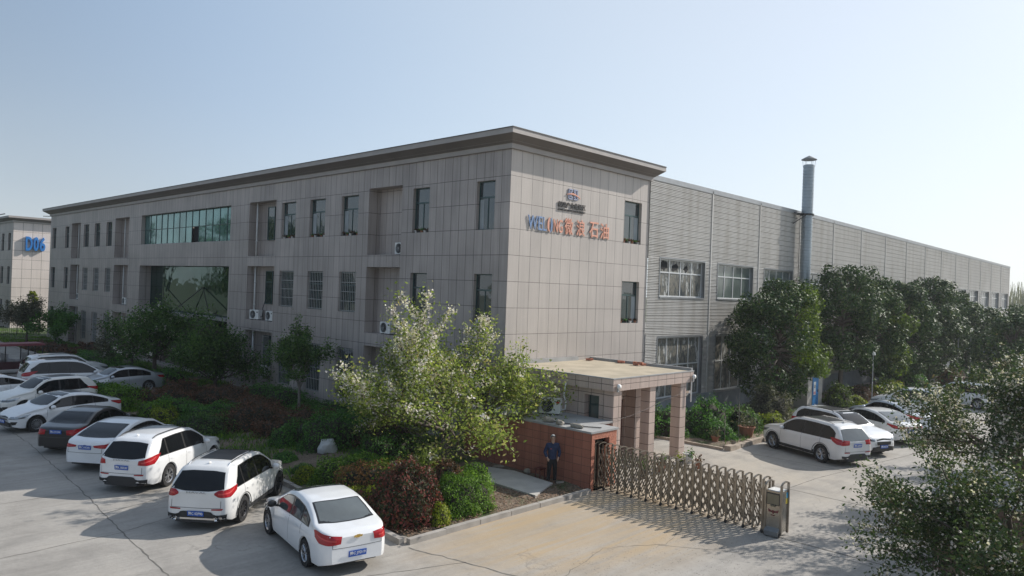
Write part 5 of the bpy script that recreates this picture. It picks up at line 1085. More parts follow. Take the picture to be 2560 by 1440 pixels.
# ------------------------------------------------------------------ cars
def paint(name, col, metal=0.0): return pm(name, col, .3, metal, .06, 1.6, spec=.5, coat=.9)
PW = paint('white_car_paint', (.74, .75, .76)); PWH = paint('pearl_white_paint', (.70, .70, .69)); PSL = paint('silver_paint', (.42, .44, .47), .5); PBK = paint('black_car_paint', (.006, .005, .005)); PIV = paint('ivory_white_paint', (.72, .71, .67))
CGL = glass_mat('car_glass', (.006, .007, .008), rough=.03, wave=.0, spec=.35); CGL2 = glass_mat('clear_car_glass', (.10, .115, .115), rough=.04, wave=.006, wscale=2.5, spec=1.0, var=.5); CTR = pm('black_trim', (.012, .012, .013), .35)
CLAD = pm('grey_cladding', (.022, .023, .025), .6); TYRE = pm('tyre_rubber', (.016, .016, .017), .85, var=.2, scale=8); RIM = pm('alloy_rim', (.46, .47, .49), .28, .85, var=.08); RIMD = pm('dark_rim', (.05, .05, .055), .35, .6); CHR = pm('chrome', (.62, .63, .65), .12, 1.0, var=.03)
RLT = pm('red_lamp', (.33, .006, .012), .2, 0, .15, 6, spec=.4, coat=.2); RLT2 = pm('red_lamp_inner', (.5, .05, .05), .25, 0, .1, 6); HLT = pm('headlamp_glass', (.30, .33, .36), .1, .4, .35, 12, coat=1); PLB = pm('plate_blue', (.012, .09, .42), .4, var=.06); GOLD = pm('gold_emblem', (.62, .42, .12), .25, .8)
PNL = pm('panel_gap', (.08, .08, .085), .6)

STY = {
 'sedan': dict(L=4.6, W=1.80, wb=2.69, wr=.325, fo=.88, belt=[(0, .80), (.10, .93), (.33, .955), (.68, .90), (.85, .80), (.96, .62), (1, .52)],
   top=[(0, .90), (.022, 1.005), (.10, 1.065), (.145, 1.10), (.215, 1.27), (.30, 1.415), (.40, 1.47), (.50, 1.475), (.575, 1.43), (.655, 1.24), (.735, 1.02), (.80, .97), (.90, .86), (.965, .72), (1, .58)],
   hw=[(0, .62), (.02, .745), (.06, .83), (.14, .88), (.35, .90), (.7, .895), (.86, .86), (.95, .77), (.985, .66), (1, .5)]),
 'fastback': dict(L=4.87, W=1.86, wb=2.85, wr=.335, fo=.92, belt=[(0, .82), (.10, .95), (.33, .96), (.68, .91), (.85, .80), (.96, .62), (1, .52)],
   top=[(0, .92), (.02, 1.035), (.08, 1.075), (.11, 1.10), (.20, 1.28), (.31, 1.43), (.42, 1.48), (.51, 1.475), (.59, 1.41), (.665, 1.21), (.745, 1.01), (.82, .96), (.91, .85), (.97, .72), (1, .58)],
   hw=[(0, .62), (.02, .755), (.06, .85), (.14, .91), (.35, .93), (.7, .92), (.86, .88), (.95, .79), (.985, .68), (1, .5)]),
 'suv': dict(L=4.5, W=1.85, wb=2.68, wr=.36, fo=.86, belt=[(0, .95), (.06, 1.04), (.35, 1.03), (.68, .99), (.85, .93), (.96, .80), (1, .62)],
   top=[(0, 1.02), (.012, 1.12), (.045, 1.30), (.085, 1.50), (.115, 1.60), (.20, 1.665), (.35, 1.69), (.50, 1.68), (.58, 1.62), (.655, 1.42), (.735, 1.15), (.80, 1.10), (.90, 1.02), (.965, .90), (1, .68)],
   hw=[(0, .66), (.015, .79), (.05, .87), (.12, .915), (.35, .925), (.7, .92), (.88, .89), (.95, .80), (.985, .68), (1, .52)]),
 'bigsuv': dict(L=4.72, W=1.88, wb=2.79, wr=.365, fo=.90, belt=[(0, .96), (.05, 1.03), (.35, 1.02), (.68, .99), (.85, .95), (.96, .84), (1, .66)],
   top=[(0, 1.0), (.010, 1.10), (.040, 1.30), (.075, 1.50), (.095, 1.60), (.16, 1.66), (.35, 1.69), (.50, 1.68), (.585, 1.62), (.66, 1.42), (.74, 1.15), (.80, 1.11), (.90, 1.04), (.965, .93), (1, .72)],
   hw=[(0, .70), (.012, .82), (.04, .89), (.12, .93), (.35, .94), (.7, .935), (.88, .91), (.955, .82), (.985, .70), (1, .55)]),
 'mpv': dict(L=4.95, W=1.85, wb=2.85, wr=.345, fo=.95, belt=[(0, .95), (.05, .99), (.35, .98), (.70, .93), (.87, .85), (.96, .72), (1, .58)],
   top=[(0, 1.0), (.012, 1.12), (.045, 1.36), (.075, 1.58), (.10, 1.67), (.2, 1.73), (.40, 1.75), (.54, 1.71), (.63, 1.58), (.72, 1.32), (.79, 1.08), (.86, .99), (.93, .88), (.975, .76), (1, .6)],
   hw=[(0, .70), (.012, .82), (.04, .88), (.12, .915), (.35, .925), (.7, .92), (.88, .88), (.955, .78), (.985, .66), (1, .5)]),
}
def sm(tab, u, k=None):
    t = np.array(tab); x = np.linspace(0, 1, 401); y = np.interp(x, t[:, 0], t[:, 1]); w = np.hanning(17); w /= w.sum(); yp = np.pad(y, 8, mode='reflect', reflect_type='odd'); y2 = np.convolve(yp, w, 'valid'); f = np.minimum(np.minimum(x, 1 - x) / .03, 1); y2 = y2 * f + y * (1 - f); return np.interp(u, x, y2)
def car_shell(st, arch=.05):
    L, wb, wr, fo = st['L'], st['wb'], st['wr'], st['fo']; ra = wr + arch; xf = L / 2 - fo; xr = xf - wb
    base = list(np.linspace(-L / 2, L / 2, 66)) + [-L / 2 + .02, -L / 2 + .05, L / 2 - .02, L / 2 - .05]
    for c in (xf, xr): base += [c + ra * math.cos(a) for a in np.linspace(0, math.pi, 15)] + [c - ra - .004, c + ra + .004]
    X = sorted(set(round(float(v), 4) for v in base)); rows = []
    for x in X:
        u = (x + L / 2) / L; zt, zs, hw = float(sm(st['top'], u)), float(sm(st['belt'], u)), float(sm(st['hw'], u)); zs = min(zs, zt - .02); gh = zt - zs
        zb = .22 + (.10 * max(0, abs(x) - L / 2 + .35) / .35) + (.03 if st['wr'] > .35 else 0)
        ins = 0
        for c in (xf, xr):
            if abs(x - c) <= ra: zb = max(zb, wr - .01 + math.sqrt(max(0, ra * ra - (x - c) ** 2)))
        tumble = .42 * max(0, gh - .10); hr = hw - .035 - tumble
        k = min(1, gh / .35)
        sec = [(hw * .955, zb), (hw * .985, max(zb + .015, .34)), (hw * 1.0, max(zb + .03, .50)), (hw * 1.0, max(zb + .045, .64)), (hw * .992, max(zb + .055, zs - .14)), (hw * .972, max(zb + .06, zs - .05)), (hw * .948, zs)]
        zz = max(zs, zb + .065)
        for f in (.3, .6, .84): sec.append((hw * .94 + (hr - hw * .94) * f, zz + (zt - .05 * k - zz) * f))
        sec += [(hr - .01, zt - .045 * k - .012), (hr - .06, zt - .022 * k - .006), (hr * .72, zt - .010 * k), (hr * .36, zt - .002), (0, zt)]
        rows.append([(x, y, z) for y, z in sec] + [(x, -y, z) for y, z in reversed(sec[:-1])])
    M = MB(); M.grid(rows)
    n = len(rows[0])
    for ri, s in ((0, 1), (len(rows) - 1, -1)):
        r = rows[ri]; b = ri * n
        for i in range((n - 1) // 2 - 0):
            f = (b + i, b + i + 1, b + n - 2 - i, b + n - 1 - i); M.f.append(f if len(set(f)) == 4 else tuple(dict.fromkeys(f))); M.m.append(0)
    return M, xf, xr, ra
class Shell:
    def __init__(s, st):
        s.st = st; s.M, s.xf, s.xr, s.ra = car_shell(st); s.me = s.M.mesh('body', [PW], angle=38); s.bvh = BVHTree.FromPolygons([Vector(v) for v in s.M.v], s.M.f)
    def patch(s, top, bot, org, mat, name, parent, off=.005, nu=14, nv=6, mirror=False, flat=False):
        """top/bot: polylines in patch coordinates; org(u,v) -> (ray origin, direction)"""
        def samp(pl, t):
            pl = np.array(pl, float); d = np.r_[0, np.cumsum(np.linalg.norm(np.diff(pl, axis=0), axis=1))]; return [np.interp(t * d[-1], d, pl[:, k]) for k in range(2)]
        rows = []
        for j in range(nv + 1):
            row = []
            for i in range(nu + 1):
                a = samp(top, i / nu); b = samp(bot, i / nu); q = [a[k] + (b[k] - a[k]) * j / nv for k in range(2)]; o, d = org(*q)
                h = s.bvh.ray_cast(Vector(o), Vector(d).normalized())
                p = h[0]; nn = h[1]
                if p is None:      # the ray passes under a sill or arch: take the skin just above it, at this height
                    o2 = Vector(o); D = Vector(d).normalized()
                    for q2 in range(1, 16):
                        h = s.bvh.ray_cast(o2 + Vector((0, 0, .03 * q2)), D)
                        if h[0] is not None: p = h[0] - Vector((0, 0, .03 * q2)) if abs(D.z) < .5 else h[0]; nn = h[1]; break
                    else: h = s.bvh.find_nearest(o2 + D * 3); p, nn = h[0], h[1]
                if nn.dot(Vector(d)) > 0: nn = -nn
                row.append(tuple(p + nn * off))
            rows.append(row)
        M = MB(); M.grid(rows)
        if mirror: M.grid([[(x, -y, z) for x, y, z in r] for r in rows])
        return M.build(name, mat, parent, smooth=True)
def side(s=1): return lambda x, z: ((x, 3 * s, z), (0, -s, 0))
def rear(y, z): return ((-5, y, z), (1, 0, 0))
def front(y, z): return ((5, y, z), (-1, 0, 0))
def down(x, y): return ((x, y, 4), (0, 0, -1))
SHELLS = {}; WHEELS = {}
def wheel_meshes(r, dark=False, spokes=5):
    key = (r, dark, spokes)
    if key in WHEELS: return WHEELS[key]
    w = .11; M = MB(); M.lathe([(r * .62, -w), (r * .95, -w), (r, -w * .75), (r, w * .75), (r * .95, w), (r * .66, w), (r * .64, w * .6)], 28, (0, 0, 0), 'y'); ty = M.mesh('wheel', TYRE, smooth=True, angle=40)
    M = MB(); M.lathe([(r * .66, w * .92), (r * .63, w * .95), (r * .58, w * .75), (r * .56, .0)], 28, (0, 0, 0), 'y'); M.lathe([(0, w * .72), (r * .13, w * .70), (r * .15, w * .4)], 12, (0, 0, 0), 'y')
    for k in range(spokes):
        for s_ in (-.11, .11):
            a = 2 * math.pi * k / spokes + s_; b = 2 * math.pi * k / spokes + s_ * 2.1
            M.bar((r * .10 * math.cos(a), w * .6, r * .10 * math.sin(a)), (r * .61 * math.cos(b), w * .72, r * .61 * math.sin(b)), r * .07, .03)
    ri = M.mesh('rim', RIMD if dark else RIM); M = MB(); M.lathe([(0, 0), (r * .6, 0)], 24, (0, .02, 0), 'y'); bk = M.mesh('dark_backing', CTR)  # black disc behind the spokes paints the dark inside of the wheel
    WHEELS[key] = (ty, ri, bk); return WHEELS[key]
def link(me, name, parent, loc=(0, 0, 0), rz=0):
    o = bpy.data.objects.new(name, me); COL.objects.link(o); o.parent = parent; o.location = loc; o.rotation_euler = (0, 0, rz); return o
def plate(parent, x, z, txt, face=-1, tilt=8, y=0):
    """number plate on the rear (face=-1) or front (+1)"""
    p = empty('number_plate', (0, 0, 0)); p.parent = parent; p.location = (x, y, z); p.rotation_euler = (0, R(-tilt) * face * -1, 0)
    M = MB(); M.box(-.006, -.22, -.07, .006, .22, .07); M.build('plate', PLB, p)
    fr = MB(); 
    place_text(txt, p, WHITEP, lambda u, v, d: (face * (.0065 + d), (-.195 + u) * (-1 if face < 0 else 1), -.045 + v), .39, .10, .002, .02, 'characters')
    return p
def car(name, label, x, y, hd, style, pt, plate_r=None, plate_f=None, rim_dark=False, spokes=5, clad=False, roofrail=False, sunroof=False, tail='bar', face='plain', group=None, glass=None, badge=None, rearglass=None, script=None, far=False, gap=.0, handle=True, scaleL=1.0, plate_z=.78):
    key = (style, scaleL)
    if key not in SHELLS:
        st = dict(STY[style]); st['L'] *= scaleL; SHELLS[key] = Shell(st)
    S_ = SHELLS[key]; st = S_.st; L, W_, wr, xf, xr, ra = st['L'], st['W'], st['wr'], S_.xf, S_.xr, S_.ra; G_ = glass or CGL
    root = empty(name, (x, y, 0), R(hd), label=label, cat='car', group=group)
    me = S_.me.copy(); me.materials.clear(); me.materials.append(pt); link(me, 'body', root)
    ut = lambda u: u * L - L / 2
    zt = lambda xx: float(sm(st['top'], (xx + L / 2) / L)); zs = lambda xx: float(sm(st['belt'], (xx + L / 2) / L)); hw = lambda xx: float(sm(st['hw'], (xx + L / 2) / L))
    suv = style in ('suv', 'bigsuv', 'mpv')
    M = MB(); M.box(-L / 2 + .25, -W_ / 2 + .30, .20, L / 2 - .25, W_ / 2 - .30, .62)
    for c in (xf, xr):
        for s in (1, -1):
            M.grid([[(c + (ra + .01) * math.cos(a), s * (W_ / 2 - yy), wr + (ra + .01) * math.sin(a)) for a in np.linspace(-.35, math.pi + .35, 12)] for yy in (.03, .34)])
            M.quad((c - ra, s * (W_ / 2 - .34), .2), (c + ra, s * (W_ / 2 - .34), .2), (c + ra, s * (W_ / 2 - .34), .75), (c - ra, s * (W_ / 2 - .34), .75))
    M.build('underbody', CTR, root)
    ty, ri, bk = wheel_meshes(wr, rim_dark, spokes)
    for c in (xf, xr):
        for s in (1, -1):
            w = link(ty, 'wheel', root, (c, s * (W_ / 2 - .125), wr), 0 if s > 0 else math.pi); w.rotation_euler = (0, rnd.uniform(0, 1), 0 if s > 0 else math.pi); link(ri, 'rim', w); link(bk, 'dark_backing', w)
    # glass
    t = {'sedan': (.12, .30, .49, .715), 'fastback': (.095, .31, .50, .73), 'suv': (.035, .105, .505, .715), 'bigsuv': (.03, .085, .51, .72), 'mpv': (.03, .085, .56, .78)}[style]
    x0, x1, x2, x3 = [ut(v) for v in t]
    wb_, wt_ = (hw(x3) - .14), (hw(x2) - .30)
    S_.patch([(x2 + .02, wt_), (x2 + .06, wt_ * .5), (x2 + .07, 0), (x2 + .06, -wt_ * .5), (x2 + .02, -wt_)], [(x3 - .10, wb_), (x3 + .0, wb_ * .6), (x3 + .03, 0), (x3, -wb_ * .6), (x3 - .10, -wb_)], down, G_, 'windshield', root)
    if suv:
        zb_, zt_ = zt(x0) - .19, zt(x1) - .05; wb2 = hw(x0) - .10
        S_.patch([(-.60, zt_ - .03), (-.3, zt_), (.3, zt_), (.60, zt_ - .03)], [(-wb2 + .02, zb_ + .06), (-.35, zb_), (.35, zb_), (wb2 - .02, zb_ + .06)], rear, G_ if rearglass is None else rearglass, 'rear_window', root)
    else:
        wb2, wt2 = hw(x0) - .17, hw(x1) - .30
        S_.patch([(x1 - .01, wt2), (x1 - .05, 0), (x1 - .01, -wt2)], [(x0 + .10, wb2), (x0 - .0, wb2 * .5), (x0 - .02, 0), (x0 - .0, -wb2 * .5), (x0 + .10, -wb2)], down, CTR, 'rear_window_surround', root, off=.003)
        S_.patch([(x1 - .05, wt2 - .04), (x1 - .09, 0), (x1 - .05, -wt2 + .04)], [(x0 + .14, wb2 - .05), (x0 + .04, wb2 * .5), (x0 + .02, 0), (x0 + .04, -wb2 * .5), (x0 + .14, -wb2 + .05)], down, (rearglass or G_), 'rear_window', root, off=.006)
    # side glass: daylight opening from the a pillar to the c pillar
    ua, ub = {'sedan': (.20, .685), 'fastback': (.16, .70), 'suv': (.13, .685), 'bigsuv': (.085, .69), 'mpv': (.075, .745)}[style]
    def upper(u):
        xx = ut(u); return min(zt(xx) - .115, zs(xx) + .50 if not suv else 9)
    us = np.linspace(ua, ub, 15); tp = [[ut(u), max(upper(u), zs(ut(u)) + .015)] for u in us]; bt = [[ut(u), zs(ut(u)) + .015] for u in us]
    if suv: tp[0][1] = bt[0][1] + (.28 if style != 'suv' else .12); tp[0][0] += .02; tp[1][1] = min(tp[1][1], tp[0][1] + .14)
    for s in (1, -1): S_.patch(tp, bt, side(s), CTR, 'window_trim', root, off=.004, nu=26, nv=5)
    splits = {'sedan': [(.215, .30), (.315, .455), (.475, .655)], 'fastback': [(.20, .30), (.31, .475), (.495, .665)], 'suv': [(.145, .225), (.24, .43), (.45, .655)], 'bigsuv': [(.10, .235), (.255, .445), (.465, .66)], 'mpv': [(.09, .255), (.27, .465), (.48, .72)]}[style]
    for a, b in splits:
        uu = np.linspace(a, b, 7); T = []; B = []
        for i, u in enumerate(uu): xx = ut(u); z1 = float(np.interp(xx, [p[0] for p in tp], [p[1] for p in tp])) - .022; z0 = zs(xx) + .035; T.append((xx, max(z1, z0 + .01))); B.append((xx, z0))
        for s in (1, -1): S_.patch(T, B, side(s), G_, 'side_window', root, off=.009, nu=8, nv=4)
    if far: pass
    # seams, handles, mirrors
    for s in (1, -1):
        for u in (ub + .015, {'sedan': .465, 'fastback': .485, 'suv': .44, 'bigsuv': .455, 'mpv': .47}[style], splits[0][1] - .01 if not suv else splits[0][1]):
            xx = ut(u); S_.patch([(xx - .008, zs(xx) - .0), (xx + .004, zs(xx) - .0)], [(xx - .008 + (.06 if u > .6 else 0), .34 if u > .4 else wr + ra - .0), (xx + .004 + (.06 if u > .6 else 0), .34 if u > .4 else wr + ra)], side(s), PNL, 'door_gap', root, off=.003, nu=1, nv=8)
        if handle:
            for u in (splits[1][0] + .01, splits[2][0] + .015): xx = ut(u); zz = zs(xx) - .13; S_.patch([(xx, zz + .018), (xx + .17, zz + .022)], [(xx, zz - .012), (xx + .17, zz - .008)], side(s), pt if u else CHR, 'door_handle', root, off=.028, nu=3, nv=2)
        xx = ut(ub) - .10; mm = MB(); yy = s * (hw(xx) + .11); zz = zs(xx) + .09
        bm = bmesh.new(); bmesh.ops.create_uvsphere(bm, u_segments=12, v_segments=8, radius=1)
        for v in bm.verts: v.co = Vector((v.co.x * .085 + (.02 if v.co.x > 0 else 0), v.co.y * .125, v.co.z * .085))
        me = bpy.data.meshes.new('mirror'); bm.to_mesh(me); bm.free(); me.materials.append(CTR if pt is PW and style == 'sedan' and face == 'plain' and tail == 'tri' else pt); me.polygons.foreach_set('use_smooth', [True] * len(me.polygons)); o = link(me, 'mirror', root, (xx, yy, zz))
        mm.bar((xx - 0, s * (hw(xx) - .07), zz - .07), (xx, s * (hw(xx) + .06), zz - .04), .05); mm.build('mirror_arm', CTR, root)
    if clad:
        for s in (1, -1):
            for c in (xf, xr):
                a_ = np.linspace(R(-8), R(188), 17); S_.patch([(c + (ra + .075) * math.cos(a), wr + (ra + .06) * math.sin(a)) for a in a_], [(c + (ra - .002) * math.cos(a), wr + (ra + .0) * math.sin(a)) for a in a_], side(s), CLAD, 'arch_trim', root, off=.012, nu=20, nv=1)
            S_.patch([(xr + ra, .40), (xf - ra, .40)], [(xr + ra, .27), (xf - ra, .27)], side(s), CLAD, 'sill_trim', root, off=.014, nu=6, nv=2)
    if roofrail:
        for s in (1, -1):
            M = MB(); P = []
            for u in np.linspace(.14, .53, 12): xx = ut(u); P.append((xx, s * (hw(xx) - .36), zt(xx) + (.012 if .15 < u < .52 else -.03)))
            M.tube(P, .018, 6); M.build('roof_rail', CHR if roofrail == 'chrome' else CTR, root)
    if sunroof:
        a, b = (ut(.24), ut(.50)) if suv else (ut(.37), ut(.475)); S_.patch([(b, .44), (b + .03, 0), (b, -.44)], [(a, .46), (a, 0), (a, -.46)], down, CTR, 'sunroof', root, off=.006)
    if suv: M = MB(); xx = ut(.17); M.add([(xx - .09, 0, zt(xx) + .0), (xx + .09, .0, zt(xx) - .0), (xx - .06, .02, zt(xx)), (xx - .06, -.02, zt(xx)), (xx - .08, 0, zt(xx) + .07)], [(1, 2, 4), (1, 4, 3), (2, 0, 4), (0, 3, 4)]); M.build('antenna', pt, root)
    # tail
    xrr = -L / 2; zl = 1.0 if suv else .86
    e_ = Vector((.62, 1, 0)).normalized(); d_ = Vector((1, -.62, 0)).normalized()
    def corner(s, xc):
        def f(u, z): o = Vector((xc, (W_ / 2 - .09), 0)) + e_ * u - d_ * 2; return ((o.x, s * o.y, z), (d_.x, s * d_.y, 0))
        return f
    TL = {'tri': ([(-.42, zl + .055), (-.1, zl + .10), (.20, zl + .15), (.26, zl + .13)], [(-.40, zl - .10), (-.1, zl - .12), (.10, zl - .10), (.22, zl - .0)]),
          'slim': ([(-.52, zl + .05), (-.2, zl + .09), (.10, zl + .13), (.28, zl + .15)], [(-.50, zl - .01), (-.2, zl - .04), (.05, zl - .05), (.26, zl + .08)]),
          'block': ([(-.30, zl + .02), (-.08, zl + .09), (.14, zl + .14), (.30, zl + .16)], [(-.32, zl - .10), (-.08, zl - .12), (.14, zl - .10), (.24, zl + .02)]),
          'oval': ([(-.36, zl + .02), (-.25, zl + .09), (.05, zl + .11), (.26, zl + .14)], [(-.36, zl - .02), (-.25, zl - .09), (.05, zl - .10), (.24, zl + .02)]),
          'bar': ([(-.35, zl + .05), (0, zl + .08), (.25, zl + .1)], [(-.33, zl - .05), (0, zl - .07), (.2, zl - .02)])}[tail]
    for s in (1, -1):
        f = corner(s, xrr + .12); lp = S_.patch(TL[0], TL[1], f, RLT, 'tail_lamp', root, off=.012, nu=12, nv=4)
        cu = lambda pl, k, dz: [(q[0] * .82 + k, q[1] + dz) for q in pl]
        if not far:
            mid = [((a[0] + b[0]) / 2, (a[1] + b[1]) / 2) for a, b in zip(TL[0], TL[1] if len(TL[1]) == len(TL[0]) else TL[0])]
            S_.patch([(q[0] * .7 - .02, q[1] + .018) for q in mid], [(q[0] * .7 - .02, q[1] - .018) for q in mid], f, RLT2, 'lens', lp, off=.017, nu=8, nv=1)
    if tail == 'slim' and suv is False and style == 'fastback' and spokes == 9: S_.patch([(-.5, zl + .04), (.5, zl + .04)], [(-.5, zl), (.5, zl)], rear, RLT, 'light_bar', root, off=.01, nu=10, nv=1)
    if not far:
        # boot shut line and bumper lines
        bw = .66 if suv else .60; z1, z0 = (zl - .02, .62) if suv else (zl + .12, .66)
        S_.patch([(-bw, z0 + .012), (-.2, z0), (.2, z0), (bw, z0 + .012)], [(-bw, z0), (-.2, z0 - .012), (.2, z0 - .012), (bw, z0)], rear, PNL, 'boot_gap', root, off=.004, nu=10, nv=1)
        for s in (1, -1): S_.patch([(s * bw, z1 - .16), (s * (bw + .012), z1 - .16)], [(s * bw, z0), (s * (bw + .012), z0)], rear, PNL, 'boot_gap', root, off=.004, nu=1, nv=5)
        zr = .55 if suv else .42
        if clad or suv:
            S_.patch([(-.80, .46), (-.5, .44), (-.40, .53), (.40, .53), (.5, .44), (.80, .46)], [(-.78, .27), (-.4, .24), (-.2, .24), (.2, .24), (.4, .24), (.78, .27)], rear, CLAD, 'rear_bumper_trim', root, off=.014, nu=20, nv=4)
            for s in (1, -1): S_.patch([(s * .42, .60), (s * .72, .62)], [(s * .42, .57), (s * .70, .575)], rear, RLT, 'reflector', root, off=.012, nu=4, nv=1)
        if spokes == 6:
            S_.patch([(-.72, .36), (.72, .36)], [(-.72, .315), (.72, .315)], rear, CHR, 'exhaust_trim', root, off=.022, nu=14, nv=1)
            for s in (1, -1): S_.patch([(s * .50, .38), (s * .70, .40)], [(s * .52, .29), (s * .70, .31)], rear, CHR, 'exhaust_tip', root, off=.028, nu=4, nv=2)
    if plate_r:
        h = S_.bvh.ray_cast(Vector((-5, 0, plate_z)), Vector((1, 0, 0))); plate(root, h[0].x - .022, plate_z, plate_r, -1, 10 if suv else 6)
    if badge:
        zz = zl + (.03 if not suv else .06); h = S_.bvh.ray_cast(Vector((-5, 0, zz)), Vector((1, 0, 0)))
        M = MB(); bx = h[0].x - .012; f = lambda a, b, z: (bx - z, a, zz + b)
        if badge == 'cross': M.poly([(-.10, -.022), (-.045, -.022), (-.035, -.035), (.045, -.035), (.055, -.022), (.10, -.022), (.085, .022), (.04, .022), (.03, .035), (-.05, .035), (-.06, .022), (-.115, .022)], 0, .012, f=f); M.build('badge', GOLD, root)
        else: M.poly([(.075 * math.cos(a), .035 * math.sin(a)) for a in np.linspace(0, 6.283, 16)[:-1]], 0, .01, f=f); M.build('badge', pm('oval_badge', (.03, .05, .14), .3), root)
    if script:
        zz = zl - .0; h = S_.bvh.ray_cast(Vector((-5, 0, zz)), Vector((1, 0, 0))); place_text(script, root, GREYM, lambda u, v, d: (h[0].x - .012 - d, .27 - u, zz + v), .54, .05, .006, .0, 'script')
    # face
    xff = L / 2; zh = .78 if suv else .66
    ef = Vector((-.62, 1, 0)).normalized(); df = Vector((-1, -.62, 0)).normalized()
    def fcorner(s):
        def f(u, z): o = Vector((xff - .14, (W_ / 2 - .10), 0)) + ef * u - df * 2; return ((o.x, s * o.y, z), (df.x, s * df.y, 0))
        return f
    for s in (1, -1):
        f = fcorner(s); hl = S_.patch([(-.34, zh + .02), (0, zh + .05), (.32, zh + .12)], [(-.36, zh - .06), (0, zh - .08), (.22, zh - .01)], f, HLT, 'headlamp', root, off=.010, nu=10, nv=3)
        if not far: S_.patch([(-.30, zh - .03), (.2, zh + .02)], [(-.30, zh - .06), (.18, zh - .02)], f, CTR, 'lens', hl, off=.014, nu=8, nv=1)
    gw = .42
    S_.patch([(-gw, zh - .02), (0, zh + .02), (gw, zh - .02)], [(-gw * .95, zh - (.22 if suv else .10)), (0, zh - (.25 if suv else .12)), (gw * .95, zh - (.22 if suv else .10))], front, CTR, 'grille', root, off=.012, nu=10, nv=2)
    S_.patch([(-.62, .46), (-.3, .50), (.3, .50), (.62, .46)], [(-.66, .30), (-.3, .29), (.3, .29), (.66, .30)], front, CTR, 'lower_grille', root, off=.012, nu=12, nv=2)
    if face == 'big':
        S_.patch([(-.46, zh + .0), (0, zh + .04), (.46, zh)], [(-.40, zh - .27), (0, zh - .30), (.40, zh - .27)], front, CHR, 'grille_frame', root, off=.008, nu=10, nv=2)
    if face == 'wing':
        for s in (1, -1): S_.patch([(s * .60, .50), (s * .78, .50)], [(s * .66, .36), (s * .74, .38)], front, CTR, 'side_intake', root, off=.013, nu=4, nv=2)
    if plate_f: h = S_.bvh.ray_cast(Vector((5, 0, .48)), Vector((-1, 0, 0))); plate(root, h[0].x + .03, .48, plate_f, 1, 0)
    # fuel cap, fine dust
    return root
GL, GR = 'cars parked in the shaded lot', 'cars parked along the driveway'
car('saloon_car', 'white saloon nearest the camera, parked by the kerb corner with clear rear window', -11.62, -4.92, 79.9, 'sedan', PW, plate_r='豫C J7D19', tail='tri', badge='cross', rearglass=CGL2, group=GL, plate_z=.50, glass=glass_mat('mid_car_glass', (.045, .055, .055), rough=.04, wave=.0, spec=1.0))
car('crossover_car', 'white crossover with sunroof and dappled sunlight, second from the kerb corner', -11.86, -.50, 41, 'suv', PWH, plate_r='豫C 02P90', clad=True, roofrail='chrome', sunroof=True, tail='oval', spokes=6, rim_dark=True, script='HAVAL', group=GL, plate_z=.47)
car('crossover_car', 'white crossover with ribbed roof and silver wheels, third in the shaded row', -11.95, 4.22, 36.5, 'suv', PW, plate_r='豫K 00330', clad=False, roofrail=True, tail='block', script='HAVAL', group=GL, plate_z=.80, scaleL=1.03)
car('saloon_car', 'white saloon with tinted rear window and long red tail lamps', -11.96, 7.72, 38.5, 'fastback', PW, plate_r='豫C HY292', tail='slim', badge='oval', group=GL, plate_z=.84)
car('saloon_car', 'black saloon, the only dark car in the shaded row', -12.2, 10.95, 42, 'sedan', PBK, plate_r='豫G 3713W', tail='tri', badge='cross', group=GL, plate_z=.86)
car('saloon_car', 'white hatch backed saloon facing out with slim headlamps and dark sunroof', -12.1, 15.5, 191, 'fastback', PW, plate_f='豫C 2P790', tail='slim', face='wing', sunroof=True, group=GL, scaleL=.96, spokes=7)
car('crossover_car', 'ivory white crossover with a roof spoiler facing out, behind the white hatch', -11.7, 19.7, 192, 'suv', PIV, sunroof=True, tail='slim', group=GL, scaleL=.97, face='wing')
car('saloon_car', 'white saloon cut off by the left edge of the picture', -13.6, 23.6, 188, 'fastback', PW, group=GL, far=True)
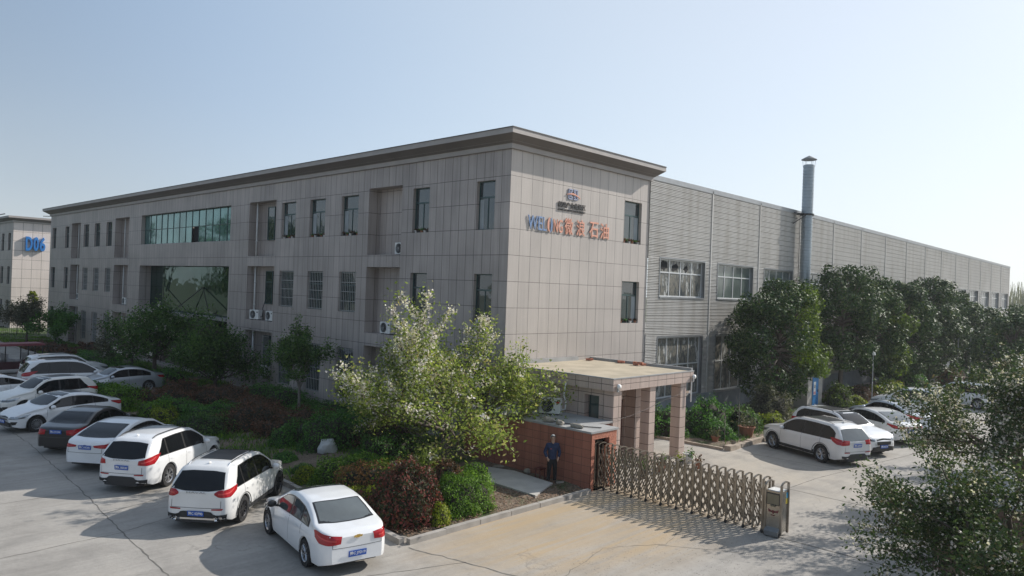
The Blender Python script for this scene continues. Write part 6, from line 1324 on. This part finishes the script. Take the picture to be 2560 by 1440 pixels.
car('people_carrier', 'long white people carrier with tinted windows and red tail lamps', -8.6, 27.3, -3, 'mpv', PW, tail='block', roofrail=False, sunroof=True, group=GL)
car('estate_car', 'white off-roader standing behind the long people carrier', -7.75, 31.2, 0, 'bigsuv', PWH, tail='block', roofrail=True, group=GL)
car('saloon_car', 'silver saloon facing left, half hidden by the hedge', -6.75, 24.4, 181, 'sedan', PSL, group=GL, far=True)
car('estate_car', 'white off-roader parked nearest the gate, seen from behind with dark lower trim', 10.62, -8.72, 67.4, 'bigsuv', PWH, plate_r='豫E 60997', clad=True, roofrail='chrome', sunroof=True, tail='tri', group=GR, rearglass=CGL2, plate_z=.86)
car('estate_car', 'white crossover facing the camera with a broad dark grille', 13.55, -8.85, 247, 'bigsuv', PW, plate_f='豫E 85570', clad=True, roofrail=True, sunroof=True, face='big', group=GR)
car('saloon_car', 'pearl white saloon with thin red lamps, third along the driveway', 17.7, -8.95, 60, 'fastback', PWH, plate_r='豫C 5A601', tail='slim', group=GR, spokes=9, rearglass=CGL2, plate_z=.70)
car('saloon_car', 'bluish white smooth saloon with a sloping black roof', 21.6, -8.6, 62, 'fastback', paint('bluish_paint', (.55, .60, .66)), tail='slim', sunroof=True, group=GR, rearglass=CGL2)
car('hatchback_car', 'white hatchback seen from its side, farthest along the first row', 27.4, -7.9, 95, 'suv', PW, tail='block', group=GR, scaleL=.94, far=True)
car('estate_car', 'white car almost hidden by blossom at the far end', 35.2, -9.0, 80, 'bigsuv', PW, group=GR, far=True)

# ------------------------------------------------------------------ spring haze, one closed box of even air
hb = MB(); hb.box(-120, -90, -1.0, 330, 140, 19.5)
hm = bpy.data.materials.new('haze_air'); hm.use_nodes = True; t = hm.node_tree; t.nodes.remove(t.nodes['Principled BSDF'])
pv = t.nodes.new('ShaderNodeVolumePrincipled'); pv.inputs['Color'].default_value = (.86, .90, .94, 1); pv.inputs['Density'].default_value = .0004; pv.inputs['Anisotropy'].default_value = .35
t.links.new(pv.outputs[0], t.nodes['Material Output'].inputs['Volume'])
tag(hb.build('haze', hm), 'thin pale spring haze that fades the far end of the warehouse', 'haze', kind='stuff')
